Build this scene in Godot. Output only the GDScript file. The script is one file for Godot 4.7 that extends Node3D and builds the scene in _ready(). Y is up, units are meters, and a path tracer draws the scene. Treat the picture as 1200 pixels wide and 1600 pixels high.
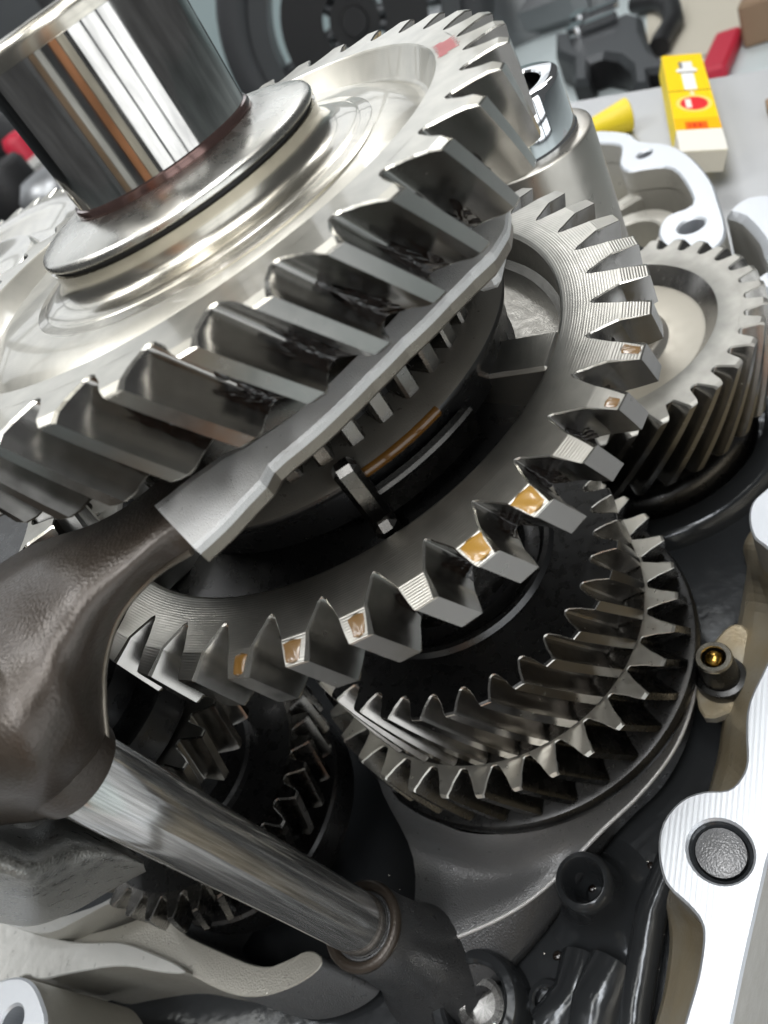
extends Node3D
# Gearbox close-up. All lengths in the builders are decimetres (1.0 = 0.1 m); commit() turns them into metres.
# The gear axes are vertical; lv(h) is the height of a level that lies h decimetres below the lens.
const U := 0.1
const TOP := 2.8

var mats := {}
var used_names := {}
var rng := RandomNumberGenerator.new()


func lv(h: float) -> float:
	return TOP - h


func pol(r: float, deg: float, h: float) -> Vector3:
	return Vector3(r * cos(deg_to_rad(deg)), lv(h), r * sin(deg_to_rad(deg)))


func numbered(called: String) -> String:
	if not used_names.has(called):
		used_names[called] = 0
		return called
	used_names[called] += 1
	return "%s_%03d" % [called, used_names[called]]


# ---------------------------------------------------------------- mesh builder
class MB:
	var v := {}
	var n := {}
	var t := {}
	var mat := "steel"

	func use(m: String) -> void:
		mat = m

	func tri(a: Vector3, b: Vector3, c: Vector3, na: Vector3, nb: Vector3, nc: Vector3, ua := Vector2.ZERO, ub := Vector2.ZERO, uc := Vector2.ZERO) -> void:
		var g := (b - a).cross(c - a)
		if g.length_squared() < 1e-16:
			return
		if not v.has(mat):
			v[mat] = PackedVector3Array()
			n[mat] = PackedVector3Array()
			t[mat] = PackedVector2Array()
		if g.dot(na + nb + nc) > 0.0:   # front faces run clockwise
			v[mat].append_array([a, c, b])
			n[mat].append_array([na, nc, nb])
			t[mat].append_array([ua, uc, ub])
		else:
			v[mat].append_array([a, b, c])
			n[mat].append_array([na, nb, nc])
			t[mat].append_array([ua, ub, uc])

	func quad(a: Vector3, b: Vector3, c: Vector3, d: Vector3, na: Vector3, nb: Vector3, nc: Vector3, nd: Vector3, ua := Vector2.ZERO, ub := Vector2.ZERO, uc := Vector2.ZERO, ud := Vector2.ZERO) -> void:
		tri(a, b, c, na, nb, nc, ua, ub, uc)
		tri(a, c, d, na, nc, nd, ua, uc, ud)

	func flat(a: Vector3, b: Vector3, c: Vector3, d: Vector3, out: Vector3) -> void:
		var g := (b - a).cross(d - a).normalized()
		if g.dot(out) < 0.0:
			g = -g
		var l := (b - a).length()
		var w := (d - a).length()
		quad(a, b, c, d, g, g, g, g, Vector2(0, 0), Vector2(l, 0), Vector2(l, w), Vector2(0, w))

	# box with chamfered edges; basis and centre
	func box(size: Vector3, at := Vector3.ZERO, basis := Basis.IDENTITY, ch := 0.01) -> void:
		var s := size / 2.0
		ch = minf(ch, minf(s.x, minf(s.y, s.z)) * 0.9)
		for ax in 3:
			for sg in [-1.0, 1.0]:
				var o := Vector3.ZERO
				o[ax] = sg
				var b := (ax + 1) % 3
				var c := (ax + 2) % 3
				var p := []
				for k in [[-1, -1], [1, -1], [1, 1], [-1, 1]]:
					var q := Vector3.ZERO
					q[ax] = sg * s[ax]
					q[b] = k[0] * (s[b] - ch)
					q[c] = k[1] * (s[c] - ch)
					p.append(basis * q + at)
				flat(p[0], p[1], p[2], p[3], basis * o)
				# chamfers between this face and the +b / -b faces
				for sb in [-1.0, 1.0]:
					var e := []
					for k in [[0, -1], [0, 1], [1, 1], [1, -1]]:
						var q := Vector3.ZERO
						q[ax] = sg * (s[ax] if k[0] == 0 else s[ax] - ch)
						q[b] = sb * (s[b] - ch if k[0] == 0 else s[b])
						q[c] = k[1] * (s[c] - ch)
						e.append(basis * q + at)
					var out := Vector3.ZERO
					out[ax] = sg
					out[b] = sb
					flat(e[0], e[1], e[2], e[3], basis * out)
		for sx in [-1.0, 1.0]:
			for sy in [-1.0, 1.0]:
				for sz in [-1.0, 1.0]:
					var g := basis * Vector3(sx, sy, sz).normalized()
					var a := basis * Vector3(sx * s.x, sy * (s.y - ch), sz * (s.z - ch)) + at
					var b2 := basis * Vector3(sx * (s.x - ch), sy * s.y, sz * (s.z - ch)) + at
					var c2 := basis * Vector3(sx * (s.x - ch), sy * (s.y - ch), sz * s.z) + at
					tri(a, b2, c2, g, g, g)

	# surface of revolution about the y axis through at; profile of (r, y), walked with the outside on its left (top to bottom for an outer wall)
	func lathe(profile: Array, seg := 96, a0 := 0.0, a1 := TAU, at := Vector3.ZERO, smooth := 38.0) -> void:
		var m := profile.size()
		var sn := []
		for i in m - 1:
			var d: Vector2 = profile[i + 1] - profile[i]
			sn.append(Vector2(-d.y, d.x).normalized())
		var run := 0.0
		var cs := PackedVector2Array()
		for k in seg + 1:
			var a := a0 + (a1 - a0) * k / seg
			cs.append(Vector2(cos(a), sin(a)))
		for i in m - 1:
			var p: Vector2 = profile[i]
			var q: Vector2 = profile[i + 1]
			var l := (q - p).length()
			if l < 1e-7:
				continue
			var n0: Vector2 = sn[i]
			var n1: Vector2 = sn[i]
			if i > 0 and rad_to_deg(absf(sn[i].angle_to(sn[i - 1]))) < smooth:
				n0 = (sn[i] + sn[i - 1]).normalized()
			if i < m - 2 and rad_to_deg(absf(sn[i].angle_to(sn[i + 1]))) < smooth:
				n1 = (sn[i] + sn[i + 1]).normalized()
			for k in seg:
				var c := cs[k]
				var e := cs[k + 1]
				var u0 := (a0 + (a1 - a0) * k / seg) / TAU
				var u1 := (a0 + (a1 - a0) * (k + 1) / seg) / TAU
				quad(at + Vector3(c.x * p.x, p.y, c.y * p.x), at + Vector3(e.x * p.x, p.y, e.y * p.x), at + Vector3(e.x * q.x, q.y, e.y * q.x), at + Vector3(c.x * q.x, q.y, c.y * q.x),
					Vector3(c.x * n0.x, n0.y, c.y * n0.x), Vector3(e.x * n0.x, n0.y, e.y * n0.x), Vector3(e.x * n1.x, n1.y, e.y * n1.x), Vector3(c.x * n1.x, n1.y, c.y * n1.x),
					Vector2(u0, run), Vector2(u1, run), Vector2(u1, run + l), Vector2(u0, run + l))
			run += l

	# a closed section (Array of Vector2: outward, up) swept along frames [origin, outward, up]
	func sweep(sections: Array, frames: Array, closed_ends := true) -> void:
		var m: int = sections[0].size()
		for f in frames.size() - 1:
			var run := 0.0
			for i in m:
				var j := (i + 1) % m
				var a := put(frames[f], sections[f][i])
				var b := put(frames[f], sections[f][j])
				var c := put(frames[f + 1], sections[f + 1][j])
				var d := put(frames[f + 1], sections[f + 1][i])
				var mid := (put(frames[f], centre(sections[f])) + put(frames[f + 1], centre(sections[f + 1]))) / 2.0
				flat(a, b, c, d, (a + b + c + d) / 4.0 - mid)
		if closed_ends:
			for f in [0, frames.size() - 1]:
				var mid := put(frames[f], centre(sections[f]))
				var other := put(frames[1 if f == 0 else f - 1], centre(sections[f]))
				for i in m:
					var a := put(frames[f], sections[f][i])
					var b := put(frames[f], sections[f][(i + 1) % m])
					var g := (a - mid).cross(b - mid).normalized()
					if g.dot(mid - other) < 0.0:
						g = -g
					tri(mid, a, b, g, g, g)

	func put(frame: Array, s: Vector2) -> Vector3:
		return frame[0] + frame[1] * s.x + frame[2] * s.y

	func centre(s: Array) -> Vector2:
		var c := Vector2.ZERO
		for p in s:
			c += p
		return c / s.size()

	# plate: polygon in plan (x, z) between levels y0 (top) and y1, with a chamfered upper edge; wall in the material side
	func plate(poly: PackedVector2Array, y0: float, y1: float, ch := 0.008, top := "", side := "", holes := []) -> void:
		var keep := mat
		if Geometry2D.is_polygon_clockwise(poly):
			poly = poly.duplicate()
			poly.reverse()
		var m := poly.size()
		var inner := PackedVector2Array()
		var nn := PackedVector2Array()
		for i in m:
			var a := poly[(i + m - 1) % m]
			var b := poly[i]
			var c := poly[(i + 1) % m]
			var d0 := (b - a).normalized()
			var d1 := (c - b).normalized()
			var o := (Vector2(d0.y, -d0.x) + Vector2(d1.y, -d1.x))
			o = o.normalized() if o.length() > 0.2 else Vector2(d0.y, -d0.x)
			nn.append(o)
			inner.append(b - o * ch)
		if top:
			mat = top
		var sheet := inner.duplicate()
		for h in holes:
			var best := 0
			for i in sheet.size():
				if sheet[i].distance_to(h[0]) < sheet[best].distance_to(h[0]):
					best = i
			var a0: float = (sheet[best] - h[0]).angle()
			var q := PackedVector2Array()
			for i in sheet.size():
				q.append(sheet[i])
				if i == best:
					for k in 33:
						var a := a0 - TAU * (k / 32.0) * 0.99998
						q.append(h[0] + Vector2(cos(a), sin(a)) * (h[1] + ch))
					q.append(sheet[i] + (sheet[i] - h[0]).orthogonal().normalized() * 0.00001)
			sheet = q
			for k in 32:
				var e := []
				for w in [[k, 0], [k + 1, 0], [k + 1, 1], [k, 1], [k + 1, 2], [k, 2]]:
					var a: float = TAU * w[0] / 32.0
					e.append(Vector3(h[0].x + cos(a) * (h[1] + (ch if w[1] == 0 else 0.0)), [y0, y0 - ch, y1][w[1]], h[0].y + sin(a) * (h[1] + (ch if w[1] == 0 else 0.0))))
				var c := Vector3(h[0].x, y0, h[0].y)
				flat(e[0], e[1], e[2], e[3], c - e[0] + Vector3.UP)
				flat(e[3], e[2], e[4], e[5], c - e[0])
		var ids := Geometry2D.triangulate_polygon(sheet)
		if ids.is_empty():   # an inset that crosses itself: lay the top on the full outline
			inner = poly
			ids = Geometry2D.triangulate_polygon(poly)
			sheet = poly
			if ids.is_empty():
				push_warning("a plate has no top")
		for i in range(0, ids.size(), 3):
			var p := [sheet[ids[i]], sheet[ids[i + 1]], sheet[ids[i + 2]]]
			tri(Vector3(p[0].x, y0, p[0].y), Vector3(p[1].x, y0, p[1].y), Vector3(p[2].x, y0, p[2].y), Vector3.UP, Vector3.UP, Vector3.UP, p[0].rotated(0.75), p[1].rotated(0.75), p[2].rotated(0.75))
		for i in m:
			var j := (i + 1) % m
			var a := Vector3(inner[i].x, y0, inner[i].y)
			var b := Vector3(inner[j].x, y0, inner[j].y)
			var c := Vector3(poly[j].x, y0 - ch, poly[j].y)
			var d := Vector3(poly[i].x, y0 - ch, poly[i].y)
			flat(a, b, c, d, Vector3(nn[i].x, 1, nn[i].y))
		if y1 < y0 - ch:
			if side:
				mat = side
			for i in m:
				var j := (i + 1) % m
				var o0 := Vector3(nn[i].x, 0, nn[i].y)
				var o1 := Vector3(nn[j].x, 0, nn[j].y)
				var e := poly[j] - poly[i]
				var f := Vector3(e.y, 0, -e.x).normalized()
				if o0.dot(f) < 0.85: o0 = f
				if o1.dot(f) < 0.85: o1 = f
				quad(Vector3(poly[i].x, y0 - ch, poly[i].y), Vector3(poly[j].x, y0 - ch, poly[j].y), Vector3(poly[j].x, y1, poly[j].y), Vector3(poly[i].x, y1, poly[i].y), o0, o1, o1, o0,
					Vector2(0, 0), Vector2(e.length(), 0), Vector2(e.length(), y0 - y1), Vector2(0, y0 - y1))
		mat = keep

	# skin through a grid of points, rows along, closed across; normals from the grid
	func skin(g: Array, wrap := true) -> void:
		var m := g.size()
		var n: int = g[0].size()
		var c := Vector3.ZERO
		var nn := []
		for i in m:
			var row := []
			var mid := Vector3.ZERO
			for p in g[i]:
				mid += p
			mid /= n
			for k in n:
				var a: Vector3 = g[mini(i + 1, m - 1)][k] - g[maxi(i - 1, 0)][k]
				var e: Vector3 = g[i][(k + 1) % n if wrap else mini(k + 1, n - 1)] - g[i][(k + n - 1) % n if wrap else maxi(k - 1, 0)]
				var q := a.cross(e).normalized()
				if wrap and q.dot(g[i][k] - mid) < 0.0:
					q = -q
				row.append(q)
			nn.append(row)
		var run := 0.0
		for i in m - 1:
			for k in (n if wrap else n - 1):
				var j := (k + 1) % n
				quad(g[i][k], g[i][j], g[i + 1][j], g[i + 1][k], nn[i][k], nn[i][j], nn[i + 1][j], nn[i + 1][k])
		if wrap:
			for i in [0, m - 1]:
				var mid := Vector3.ZERO
				for p in g[i]:
					mid += p
				mid /= n
				var o: Vector3 = (mid - g[1 if i == 0 else m - 2][0])
				for k in n:
					var q: Vector3 = (g[i][k] - mid).cross(g[i][(k + 1) % n] - mid).normalized()
					if q.dot(o) < 0.0:
						q = -q
					tri(mid, g[i][k], g[i][(k + 1) % n], q, q, q)

	# ellipsoid blob
	func blob(at: Vector3, basis: Basis, seg := 12) -> void:
		var inv := basis.inverse().transposed()
		for i in seg / 2:
			for k in seg:
				var p := []
				var nn := []
				for q in [[i, k], [i, k + 1], [i + 1, k + 1], [i + 1, k]]:
					var th: float = PI * q[0] / (seg / 2)
					var ph: float = TAU * q[1] / seg
					var s := Vector3(sin(th) * cos(ph), cos(th), sin(th) * sin(ph))
					p.append(at + basis * s)
					nn.append((inv * s).normalized())
				quad(p[0], p[1], p[2], p[3], nn[0], nn[1], nn[2], nn[3])

	# tube along points
	func tube(pts: Array, r: float, seg := 10, r_end := -1.0) -> void:
		var side := Vector3.ZERO
		var rings := []
		for i in pts.size():
			var d: Vector3 = (pts[mini(i + 1, pts.size() - 1)] - pts[maxi(i - 1, 0)]).normalized()
			if side == Vector3.ZERO:
				side = d.cross(Vector3.UP if absf(d.y) < 0.9 else Vector3.RIGHT).normalized()
			side = (side - d * side.dot(d)).normalized()
			var up := d.cross(side)
			var rr := r if r_end < 0.0 else lerpf(r, r_end, float(i) / (pts.size() - 1))
			var ring := []
			for k in seg + 1:
				var a := TAU * k / seg
				var o := side * cos(a) + up * sin(a)
				ring.append([pts[i] + o * rr, o])
			rings.append(ring)
		for i in pts.size() - 1:
			for k in seg:
				var a = rings[i][k]
				var b = rings[i][k + 1]
				var c = rings[i + 1][k + 1]
				var d = rings[i + 1][k]
				quad(a[0], b[0], c[0], d[0], a[1], b[1], c[1], d[1])
		for e in [0, pts.size() - 1]:
			var g: Vector3 = (pts[e] - pts[1 if e == 0 else e - 1]).normalized()
			for k in seg:
				tri(pts[e], rings[e][k][0], rings[e][k + 1][0], g, g, g)


func made(b: MB) -> ArrayMesh:
	var me := ArrayMesh.new()
	for m in b.v:
		var a := []
		a.resize(Mesh.ARRAY_MAX)
		var vv: PackedVector3Array = b.v[m]
		for i in vv.size():
			vv[i] *= U
		a[Mesh.ARRAY_VERTEX] = vv
		a[Mesh.ARRAY_NORMAL] = b.n[m]
		a[Mesh.ARRAY_TEX_UV] = b.t[m]
		me.add_surface_from_arrays(Mesh.PRIMITIVE_TRIANGLES, a)
		me.surface_set_material(me.get_surface_count() - 1, mats[m])
	return me


func obj(called: String, what, parent: Node3D = self, at := Vector3.ZERO) -> MeshInstance3D:
	var o := MeshInstance3D.new()
	o.name = numbered(called) if parent == self else called
	o.mesh = made(what) if what is MB else what
	o.position = at * U
	parent.add_child(o, true)
	return o


func tag(o: Node, label: String, category: String, group := "") -> Node:
	o.set_meta("label", label)
	o.set_meta("category", category)
	if group:
		o.set_meta("group", group)
	return o


func thing(called: String, label: String, category: String, at := Vector3.ZERO, group := "") -> Node3D:
	var o := Node3D.new()
	o.name = numbered(called)
	o.position = at * U
	add_child(o)
	tag(o, label, category, group)
	return o


func struct(called: String, b: MB) -> void:
	obj(called, b).set_meta("kind", "structure")


# ---------------------------------------------------------------- gears
func tooth_half(p: Dictionary, r: float) -> float:
	var pitch: float = TAU / p.n
	var wr: float = p.get("wr", 0.36) * pitch
	var wm: float = p.get("wm", 0.25) * pitch
	var wt: float = p.get("wt", 0.12) * pitch
	var f: float = (r - p.rr) / (p.rt - p.rr)
	if f < 0.14:
		return lerpf(wr * 1.12, wr * 0.93, sqrt(maxf(f, 0.0) / 0.14))
	if f < 0.5:
		return lerpf(wr * 0.93, wm, pow((f - 0.14) / 0.36, 0.85))
	return lerpf(wm, wt, pow((f - 0.5) / 0.5, 1.25))


# a film of oil lying in one gap of a gear, from part of the way down to the lower end
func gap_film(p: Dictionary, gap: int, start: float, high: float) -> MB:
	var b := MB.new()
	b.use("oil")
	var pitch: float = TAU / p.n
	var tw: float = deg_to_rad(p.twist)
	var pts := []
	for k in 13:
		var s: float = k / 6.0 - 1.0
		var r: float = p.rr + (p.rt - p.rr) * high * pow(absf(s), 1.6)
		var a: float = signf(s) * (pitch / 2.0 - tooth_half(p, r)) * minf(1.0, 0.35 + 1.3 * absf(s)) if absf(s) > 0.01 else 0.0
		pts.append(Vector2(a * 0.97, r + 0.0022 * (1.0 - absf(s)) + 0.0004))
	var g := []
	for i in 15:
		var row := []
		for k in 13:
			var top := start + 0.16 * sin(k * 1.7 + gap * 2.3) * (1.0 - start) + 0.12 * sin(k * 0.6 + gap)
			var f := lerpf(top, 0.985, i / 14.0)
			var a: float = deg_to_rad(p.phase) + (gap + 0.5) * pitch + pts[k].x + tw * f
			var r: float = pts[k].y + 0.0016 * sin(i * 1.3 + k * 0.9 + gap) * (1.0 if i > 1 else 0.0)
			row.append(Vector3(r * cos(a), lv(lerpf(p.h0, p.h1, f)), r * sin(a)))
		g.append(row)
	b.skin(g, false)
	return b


# one pitch of a helical gear: the tooth with the half gaps beside it
func tooth(p: Dictionary) -> ArrayMesh:
	var b := MB.new()
	var n: int = p.n
	var pitch := TAU / n
	var rr: float = p.rr
	var rt: float = p.rt
	var y0: float = lv(p.h0)
	var y1: float = lv(p.h1)
	var tw: float = deg_to_rad(p.twist)
	var rc: float = p.get("rc", rt - 0.004)
	var slope: float = p.get("slope", 1.0)
	var bev: float = p.get("bev", 0.004)
	var wr: float = p.get("wr", 0.36) * pitch
	var steps: int = p.get("steps", 5)
	var radii := [rr, rr + (rt - rr) * 0.05, rr + (rt - rr) * 0.14, rr + (rt - rr) * 0.3, rr + (rt - rr) * 0.5]
	for f in [0.68, 0.85]:
		radii.append(rr + (rt - rr) * f)
	radii.append(rt)
	if rc > rr and rc < rt:
		radii.append(rc)
		radii.sort()
	var half := []   # (half width as an angle, radius), from the gap's middle to the tip
	half.append(Vector2(pitch / 2.0, rr))
	half.append(Vector2((pitch / 2.0 + wr * 1.12) / 2.0, rr))
	for r in radii:
		var w := tooth_half(p, r)
		half.append(Vector2(w, r))
	var h := half.size()
	var outline := []
	for i in h:
		outline.append(Vector2(-half[i].x, half[i].y))
	for i in h:
		outline.append(Vector2(half[h - 1 - i].x, half[h - 1 - i].y))
	var m := outline.size()
	# normals of the outline in plan, split at the tip's corners
	var flatp := []
	for q in outline:
		flatp.append(Vector2(q.y * cos(q.x), q.y * sin(q.x)))
	var segn := []
	var along := [0.0]
	for i in m - 1:
		var d: Vector2 = flatp[i + 1] - flatp[i]
		along.append(along[i] + d.length())
		segn.append(Vector2(d.y, -d.x).normalized())
	var nl := []
	var nr := []
	for i in m:
		var a: Vector2 = segn[maxi(i - 1, 0)]
		var c: Vector2 = segn[mini(i, m - 2)]
		if i == 0 or i == m - 1:
			var e: Vector2 = flatp[i].normalized()
			nl.append(e)
			nr.append(e)
		elif absf(rad_to_deg(a.angle_to(c))) > 40.0 and absi(i - h) <= 1:
			nl.append(a)
			nr.append(c)
		else:
			nl.append((a + c).normalized())
			nr.append((a + c).normalized())
	var levels := [[0.0, true]]
	for k in steps + 1:
		levels.append([float(k) / steps, false])
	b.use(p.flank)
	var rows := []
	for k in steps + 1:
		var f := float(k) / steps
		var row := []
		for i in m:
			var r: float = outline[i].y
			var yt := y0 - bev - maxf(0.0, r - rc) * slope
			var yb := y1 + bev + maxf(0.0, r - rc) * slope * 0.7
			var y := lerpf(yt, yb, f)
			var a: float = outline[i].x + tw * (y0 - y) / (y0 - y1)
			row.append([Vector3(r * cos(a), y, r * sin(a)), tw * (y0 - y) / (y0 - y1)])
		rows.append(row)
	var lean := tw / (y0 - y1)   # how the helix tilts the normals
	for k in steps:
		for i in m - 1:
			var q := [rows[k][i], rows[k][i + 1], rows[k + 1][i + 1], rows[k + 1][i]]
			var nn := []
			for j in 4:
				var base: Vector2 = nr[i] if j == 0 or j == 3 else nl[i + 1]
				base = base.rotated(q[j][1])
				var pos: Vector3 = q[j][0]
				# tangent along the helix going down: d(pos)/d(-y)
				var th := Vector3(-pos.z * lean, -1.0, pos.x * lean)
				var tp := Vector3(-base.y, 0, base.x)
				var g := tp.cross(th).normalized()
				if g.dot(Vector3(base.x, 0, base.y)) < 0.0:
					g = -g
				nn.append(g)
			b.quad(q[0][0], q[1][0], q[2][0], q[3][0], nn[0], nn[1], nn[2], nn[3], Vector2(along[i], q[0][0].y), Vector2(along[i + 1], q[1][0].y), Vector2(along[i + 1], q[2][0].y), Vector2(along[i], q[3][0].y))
	# end faces with a broken edge
	for e in 2:
		var up := Vector3.UP if e == 0 else Vector3.DOWN
		var yy := y0 if e == 0 else y1
		var sg := -1.0 if e == 0 else 1.0
		var sl := slope if e == 0 else slope * 0.7
		var turn := 0.0 if e == 0 else tw
		var edge: Array = rows[0 if e == 0 else steps]
		b.use(p.face)
		var cap := []
		for i in m:
			var r: float = outline[i].y
			var w: float = outline[i].x
			var rq := r - (bev if i < 2 or i > m - 3 else 0.0)
			var shrink: float = bev / r if i > 1 and i < m - 2 else 0.0
			var wq := w - signf(w) * minf(shrink, absf(w) * 0.6)
			if r >= rt - 1e-5:
				rq = r - bev * 0.5
			var y := yy + sg * maxf(0.0, r - rc) * sl
			var a := wq + turn
			cap.append(Vector3(rq * cos(a), y, rq * sin(a)))
		for i in range(2, h - 1):
			var j := m - 1 - i
			var r: float = (outline[i].y + outline[i + 1].y) / 2.0
			var uv := []
			for q in [cap[i], cap[j], cap[j - 1], cap[i + 1]]:
				uv.append(Vector2(0.0, Vector2(q.x, q.z).length()))
			var na := up
			var nb := up
			if r > rc:
				var o := Vector3(cap[i].x + cap[j].x, 0, cap[i].z + cap[j].z).normalized()
				na = (up + o * sl).normalized()
				nb = na
			b.quad(cap[i], cap[j], cap[j - 1], cap[i + 1], na, na, nb, nb, uv[0], uv[1], uv[2], uv[3])
		# the rim below the tooth, down to rin
		var rin: float = p.rin
		var ids := [0, 1, 2, m - 3, m - 2, m - 1]
		for i in 5:
			var c0: Vector3 = cap[ids[i]]
			var c1: Vector3 = cap[ids[i + 1]]
			var a0 := atan2(c0.z, c0.x)
			var a1 := atan2(c1.z, c1.x)
			b.quad(c0, c1, Vector3(rin * cos(a1), yy, rin * sin(a1)), Vector3(rin * cos(a0), yy, rin * sin(a0)), up, up, up, up, Vector2(0, Vector2(c0.x, c0.z).length()), Vector2(0, Vector2(c1.x, c1.z).length()), Vector2(0, rin), Vector2(0, rin))
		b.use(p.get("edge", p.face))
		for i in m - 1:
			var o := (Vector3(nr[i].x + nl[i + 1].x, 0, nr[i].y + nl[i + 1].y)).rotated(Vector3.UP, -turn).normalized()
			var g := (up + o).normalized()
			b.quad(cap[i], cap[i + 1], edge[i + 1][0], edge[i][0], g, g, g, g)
	return made(b)


func add_teeth(parent: Node3D, p: Dictionary) -> void:
	var me := tooth(p)
	for k in p.n:
		var o := obj("tooth", me, parent)
		o.rotation.y = -deg_to_rad(p.phase) - TAU * k / p.n


# ---------------------------------------------------------------- materials
func noise_tex(freq: float, lo: float, hi: float, seed_: int, octaves := 4, size := 512, kind := FastNoiseLite.TYPE_SIMPLEX_SMOOTH) -> NoiseTexture2D:
	var f := FastNoiseLite.new()
	f.noise_type = kind
	f.frequency = freq
	f.seed = seed_
	f.fractal_octaves = octaves
	var t := NoiseTexture2D.new()
	t.width = size
	t.height = size
	t.seamless = true
	t.noise = f
	var g := Gradient.new()
	g.set_color(0, Color(lo, lo, lo))
	g.set_color(1, Color(hi, hi, hi))
	t.color_ramp = g
	return t


func lines_tex(seed_: int, period: float, rows := 1024) -> ImageTexture:
	# turned finish: lines of uneven depth across v
	var r := RandomNumberGenerator.new()
	r.seed = seed_
	var im := Image.create(4, rows, false, Image.FORMAT_L8)
	for y in rows:
		var s := 0.5 + 0.36 * sin(TAU * y / period) + r.randf_range(-0.12, 0.12)
		s = clampf(s, 0.0, 1.0)
		im.fill_rect(Rect2i(0, y, 4, 1), Color(s, s, s))
	return ImageTexture.create_from_image(im)


func mat(called: String, c: Color, rough: float, metallic := 1.0, extra := {}) -> StandardMaterial3D:
	var m := StandardMaterial3D.new()
	m.resource_name = called
	m.albedo_color = c.linear_to_srgb()
	m.roughness = rough
	m.metallic = metallic
	for k in extra:
		m.set(k, extra[k])
	mats[called] = m
	return m


func make_materials() -> void:
	var smudge := noise_tex(0.012, 0.35, 1.0, 3, 5)
	var scuff := noise_tex(0.018, 0.66, 1.0, 51, 5)
	var streak := noise_tex(0.016, 0.72, 1.0, 41, 5)
	var wear := noise_tex(0.02, 0.55, 1.0, 11, 5)
	var grain := noise_tex(0.12, 0.0, 1.0, 21, 3)
	var lumps := noise_tex(0.035, 0.0, 1.0, 31, 4)
	var rings := lines_tex(5, 8.0)
	var fine := lines_tex(6, 5.0)
	var mill := lines_tex(8, 9.0)
	var tri := {"uv1_triplanar": true, "uv1_world_triplanar": true}
	var worn := func(scale: float, d := {}) -> Dictionary:
		var e := {"roughness_texture": wear, "uv1_scale": Vector3.ONE * scale}
		e.merge(tri)
		e.merge(d, true)
		return e
	var turned := func(k: float, tex: Texture2D, d := {}) -> Dictionary:
		var e := {"heightmap_enabled": true, "heightmap_texture": tex, "heightmap_scale": k, "uv1_scale": Vector3(1, 1.3, 1),
			"detail_enabled": true, "detail_albedo": smudge_light, "detail_blend_mode": BaseMaterial3D.BLEND_MODE_MUL, "detail_uv_layer": BaseMaterial3D.DETAIL_UV_2,
			"uv2_triplanar": true, "uv2_world_triplanar": true, "uv2_scale": Vector3.ONE * 14.0}
		e.merge(d, true)
		return e
	mat("steel_face", Color(0.51, 0.495, 0.45), 0.34, 1.0, turned.call(0.004, rings))
	mat("steel_pale", Color(0.57, 0.55, 0.485), 0.40, 1.0, turned.call(0.0012, fine, {"clearcoat_enabled": true, "clearcoat": 0.5, "clearcoat_roughness": 0.06}))
	mat("steel_hub", Color(0.58, 0.55, 0.475), 0.26, 1.0, turned.call(0.0006, fine, {"clearcoat_enabled": true, "clearcoat": 0.6, "clearcoat_roughness": 0.05}))
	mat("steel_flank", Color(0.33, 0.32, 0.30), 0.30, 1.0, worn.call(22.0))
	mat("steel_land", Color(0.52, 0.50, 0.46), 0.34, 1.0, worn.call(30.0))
	mat("tube_matte", Color(0.42, 0.40, 0.36), 0.42, 0.85, worn.call(12.0))
	mat("steel_mid2", Color(0.35, 0.335, 0.315), 0.30, 1.0, worn.call(20.0))
	mat("hub_gray", Color(0.13, 0.122, 0.105), 0.42, 0.4, worn.call(30.0, {"heightmap_enabled": true, "heightmap_texture": grain, "heightmap_scale": 0.006}))
	mat("steel_mid", Color(0.27, 0.26, 0.245), 0.32, 1.0, worn.call(20.0))
	mat("ring_pale", Color(0.60, 0.585, 0.53), 0.45, 0.9, worn.call(30.0))  # tooth end faces: the light falling on them is in the colour
	mat("dish_floor", Color(0.46, 0.43, 0.365), 0.48, 0.7, worn.call(12.0))
	mat("steel_dark", Color(0.16, 0.155, 0.145), 0.34, 1.0, worn.call(18.0))
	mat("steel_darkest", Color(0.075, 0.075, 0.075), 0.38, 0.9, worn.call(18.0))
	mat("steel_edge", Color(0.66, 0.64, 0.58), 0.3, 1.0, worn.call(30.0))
	mat("polished", Color(0.70, 0.68, 0.65), 0.13, 1.0, {"roughness_texture": smudge, "albedo_texture": streak, "uv1_scale": Vector3(4, 0.6, 1)})
	mat("collar_steel", Color(0.56, 0.55, 0.51), 0.36, 1.0, worn.call(12.0))
	mat("varnish", Color(0.16, 0.10, 0.09), 0.2, 0.8, worn.call(20.0))
	mat("chrome", Color(0.74, 0.75, 0.76), 0.07, 1.0, worn.call(9.0))
	mat("rod_steel", Color(0.88, 0.87, 0.84), 0.17, 0.88, {"roughness_texture": scuff, "albedo_texture": scuff, "uv1_scale": Vector3(6, 0.35, 1)})
	mat("cast_floor", Color(0.40, 0.385, 0.35), 0.5, 0.85, worn.call(26.0, {"heightmap_enabled": true, "heightmap_texture": grain, "heightmap_scale": 0.012}))
	mat("cast_brown", Color(0.050, 0.039, 0.030), 0.46, 0.35, worn.call(16.0, {"heightmap_enabled": true, "heightmap_texture": grain, "heightmap_scale": 0.014, "clearcoat_enabled": true, "clearcoat": 0.25, "clearcoat_roughness": 0.3}))
	mat("cast_pale", Color(0.34, 0.335, 0.31), 0.40, 0.4, worn.call(20.0, {"heightmap_enabled": true, "heightmap_texture": grain, "heightmap_scale": 0.03, "albedo_texture": wear}))
	mat("cast_mid", Color(0.20, 0.202, 0.205), 0.42, 0.4, worn.call(24.0, {"heightmap_enabled": true, "heightmap_texture": grain, "heightmap_scale": 0.024}))
	mat("steel_gray", Color(0.43, 0.42, 0.385), 0.46, 0.9, turned.call(0.0012, fine))
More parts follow.
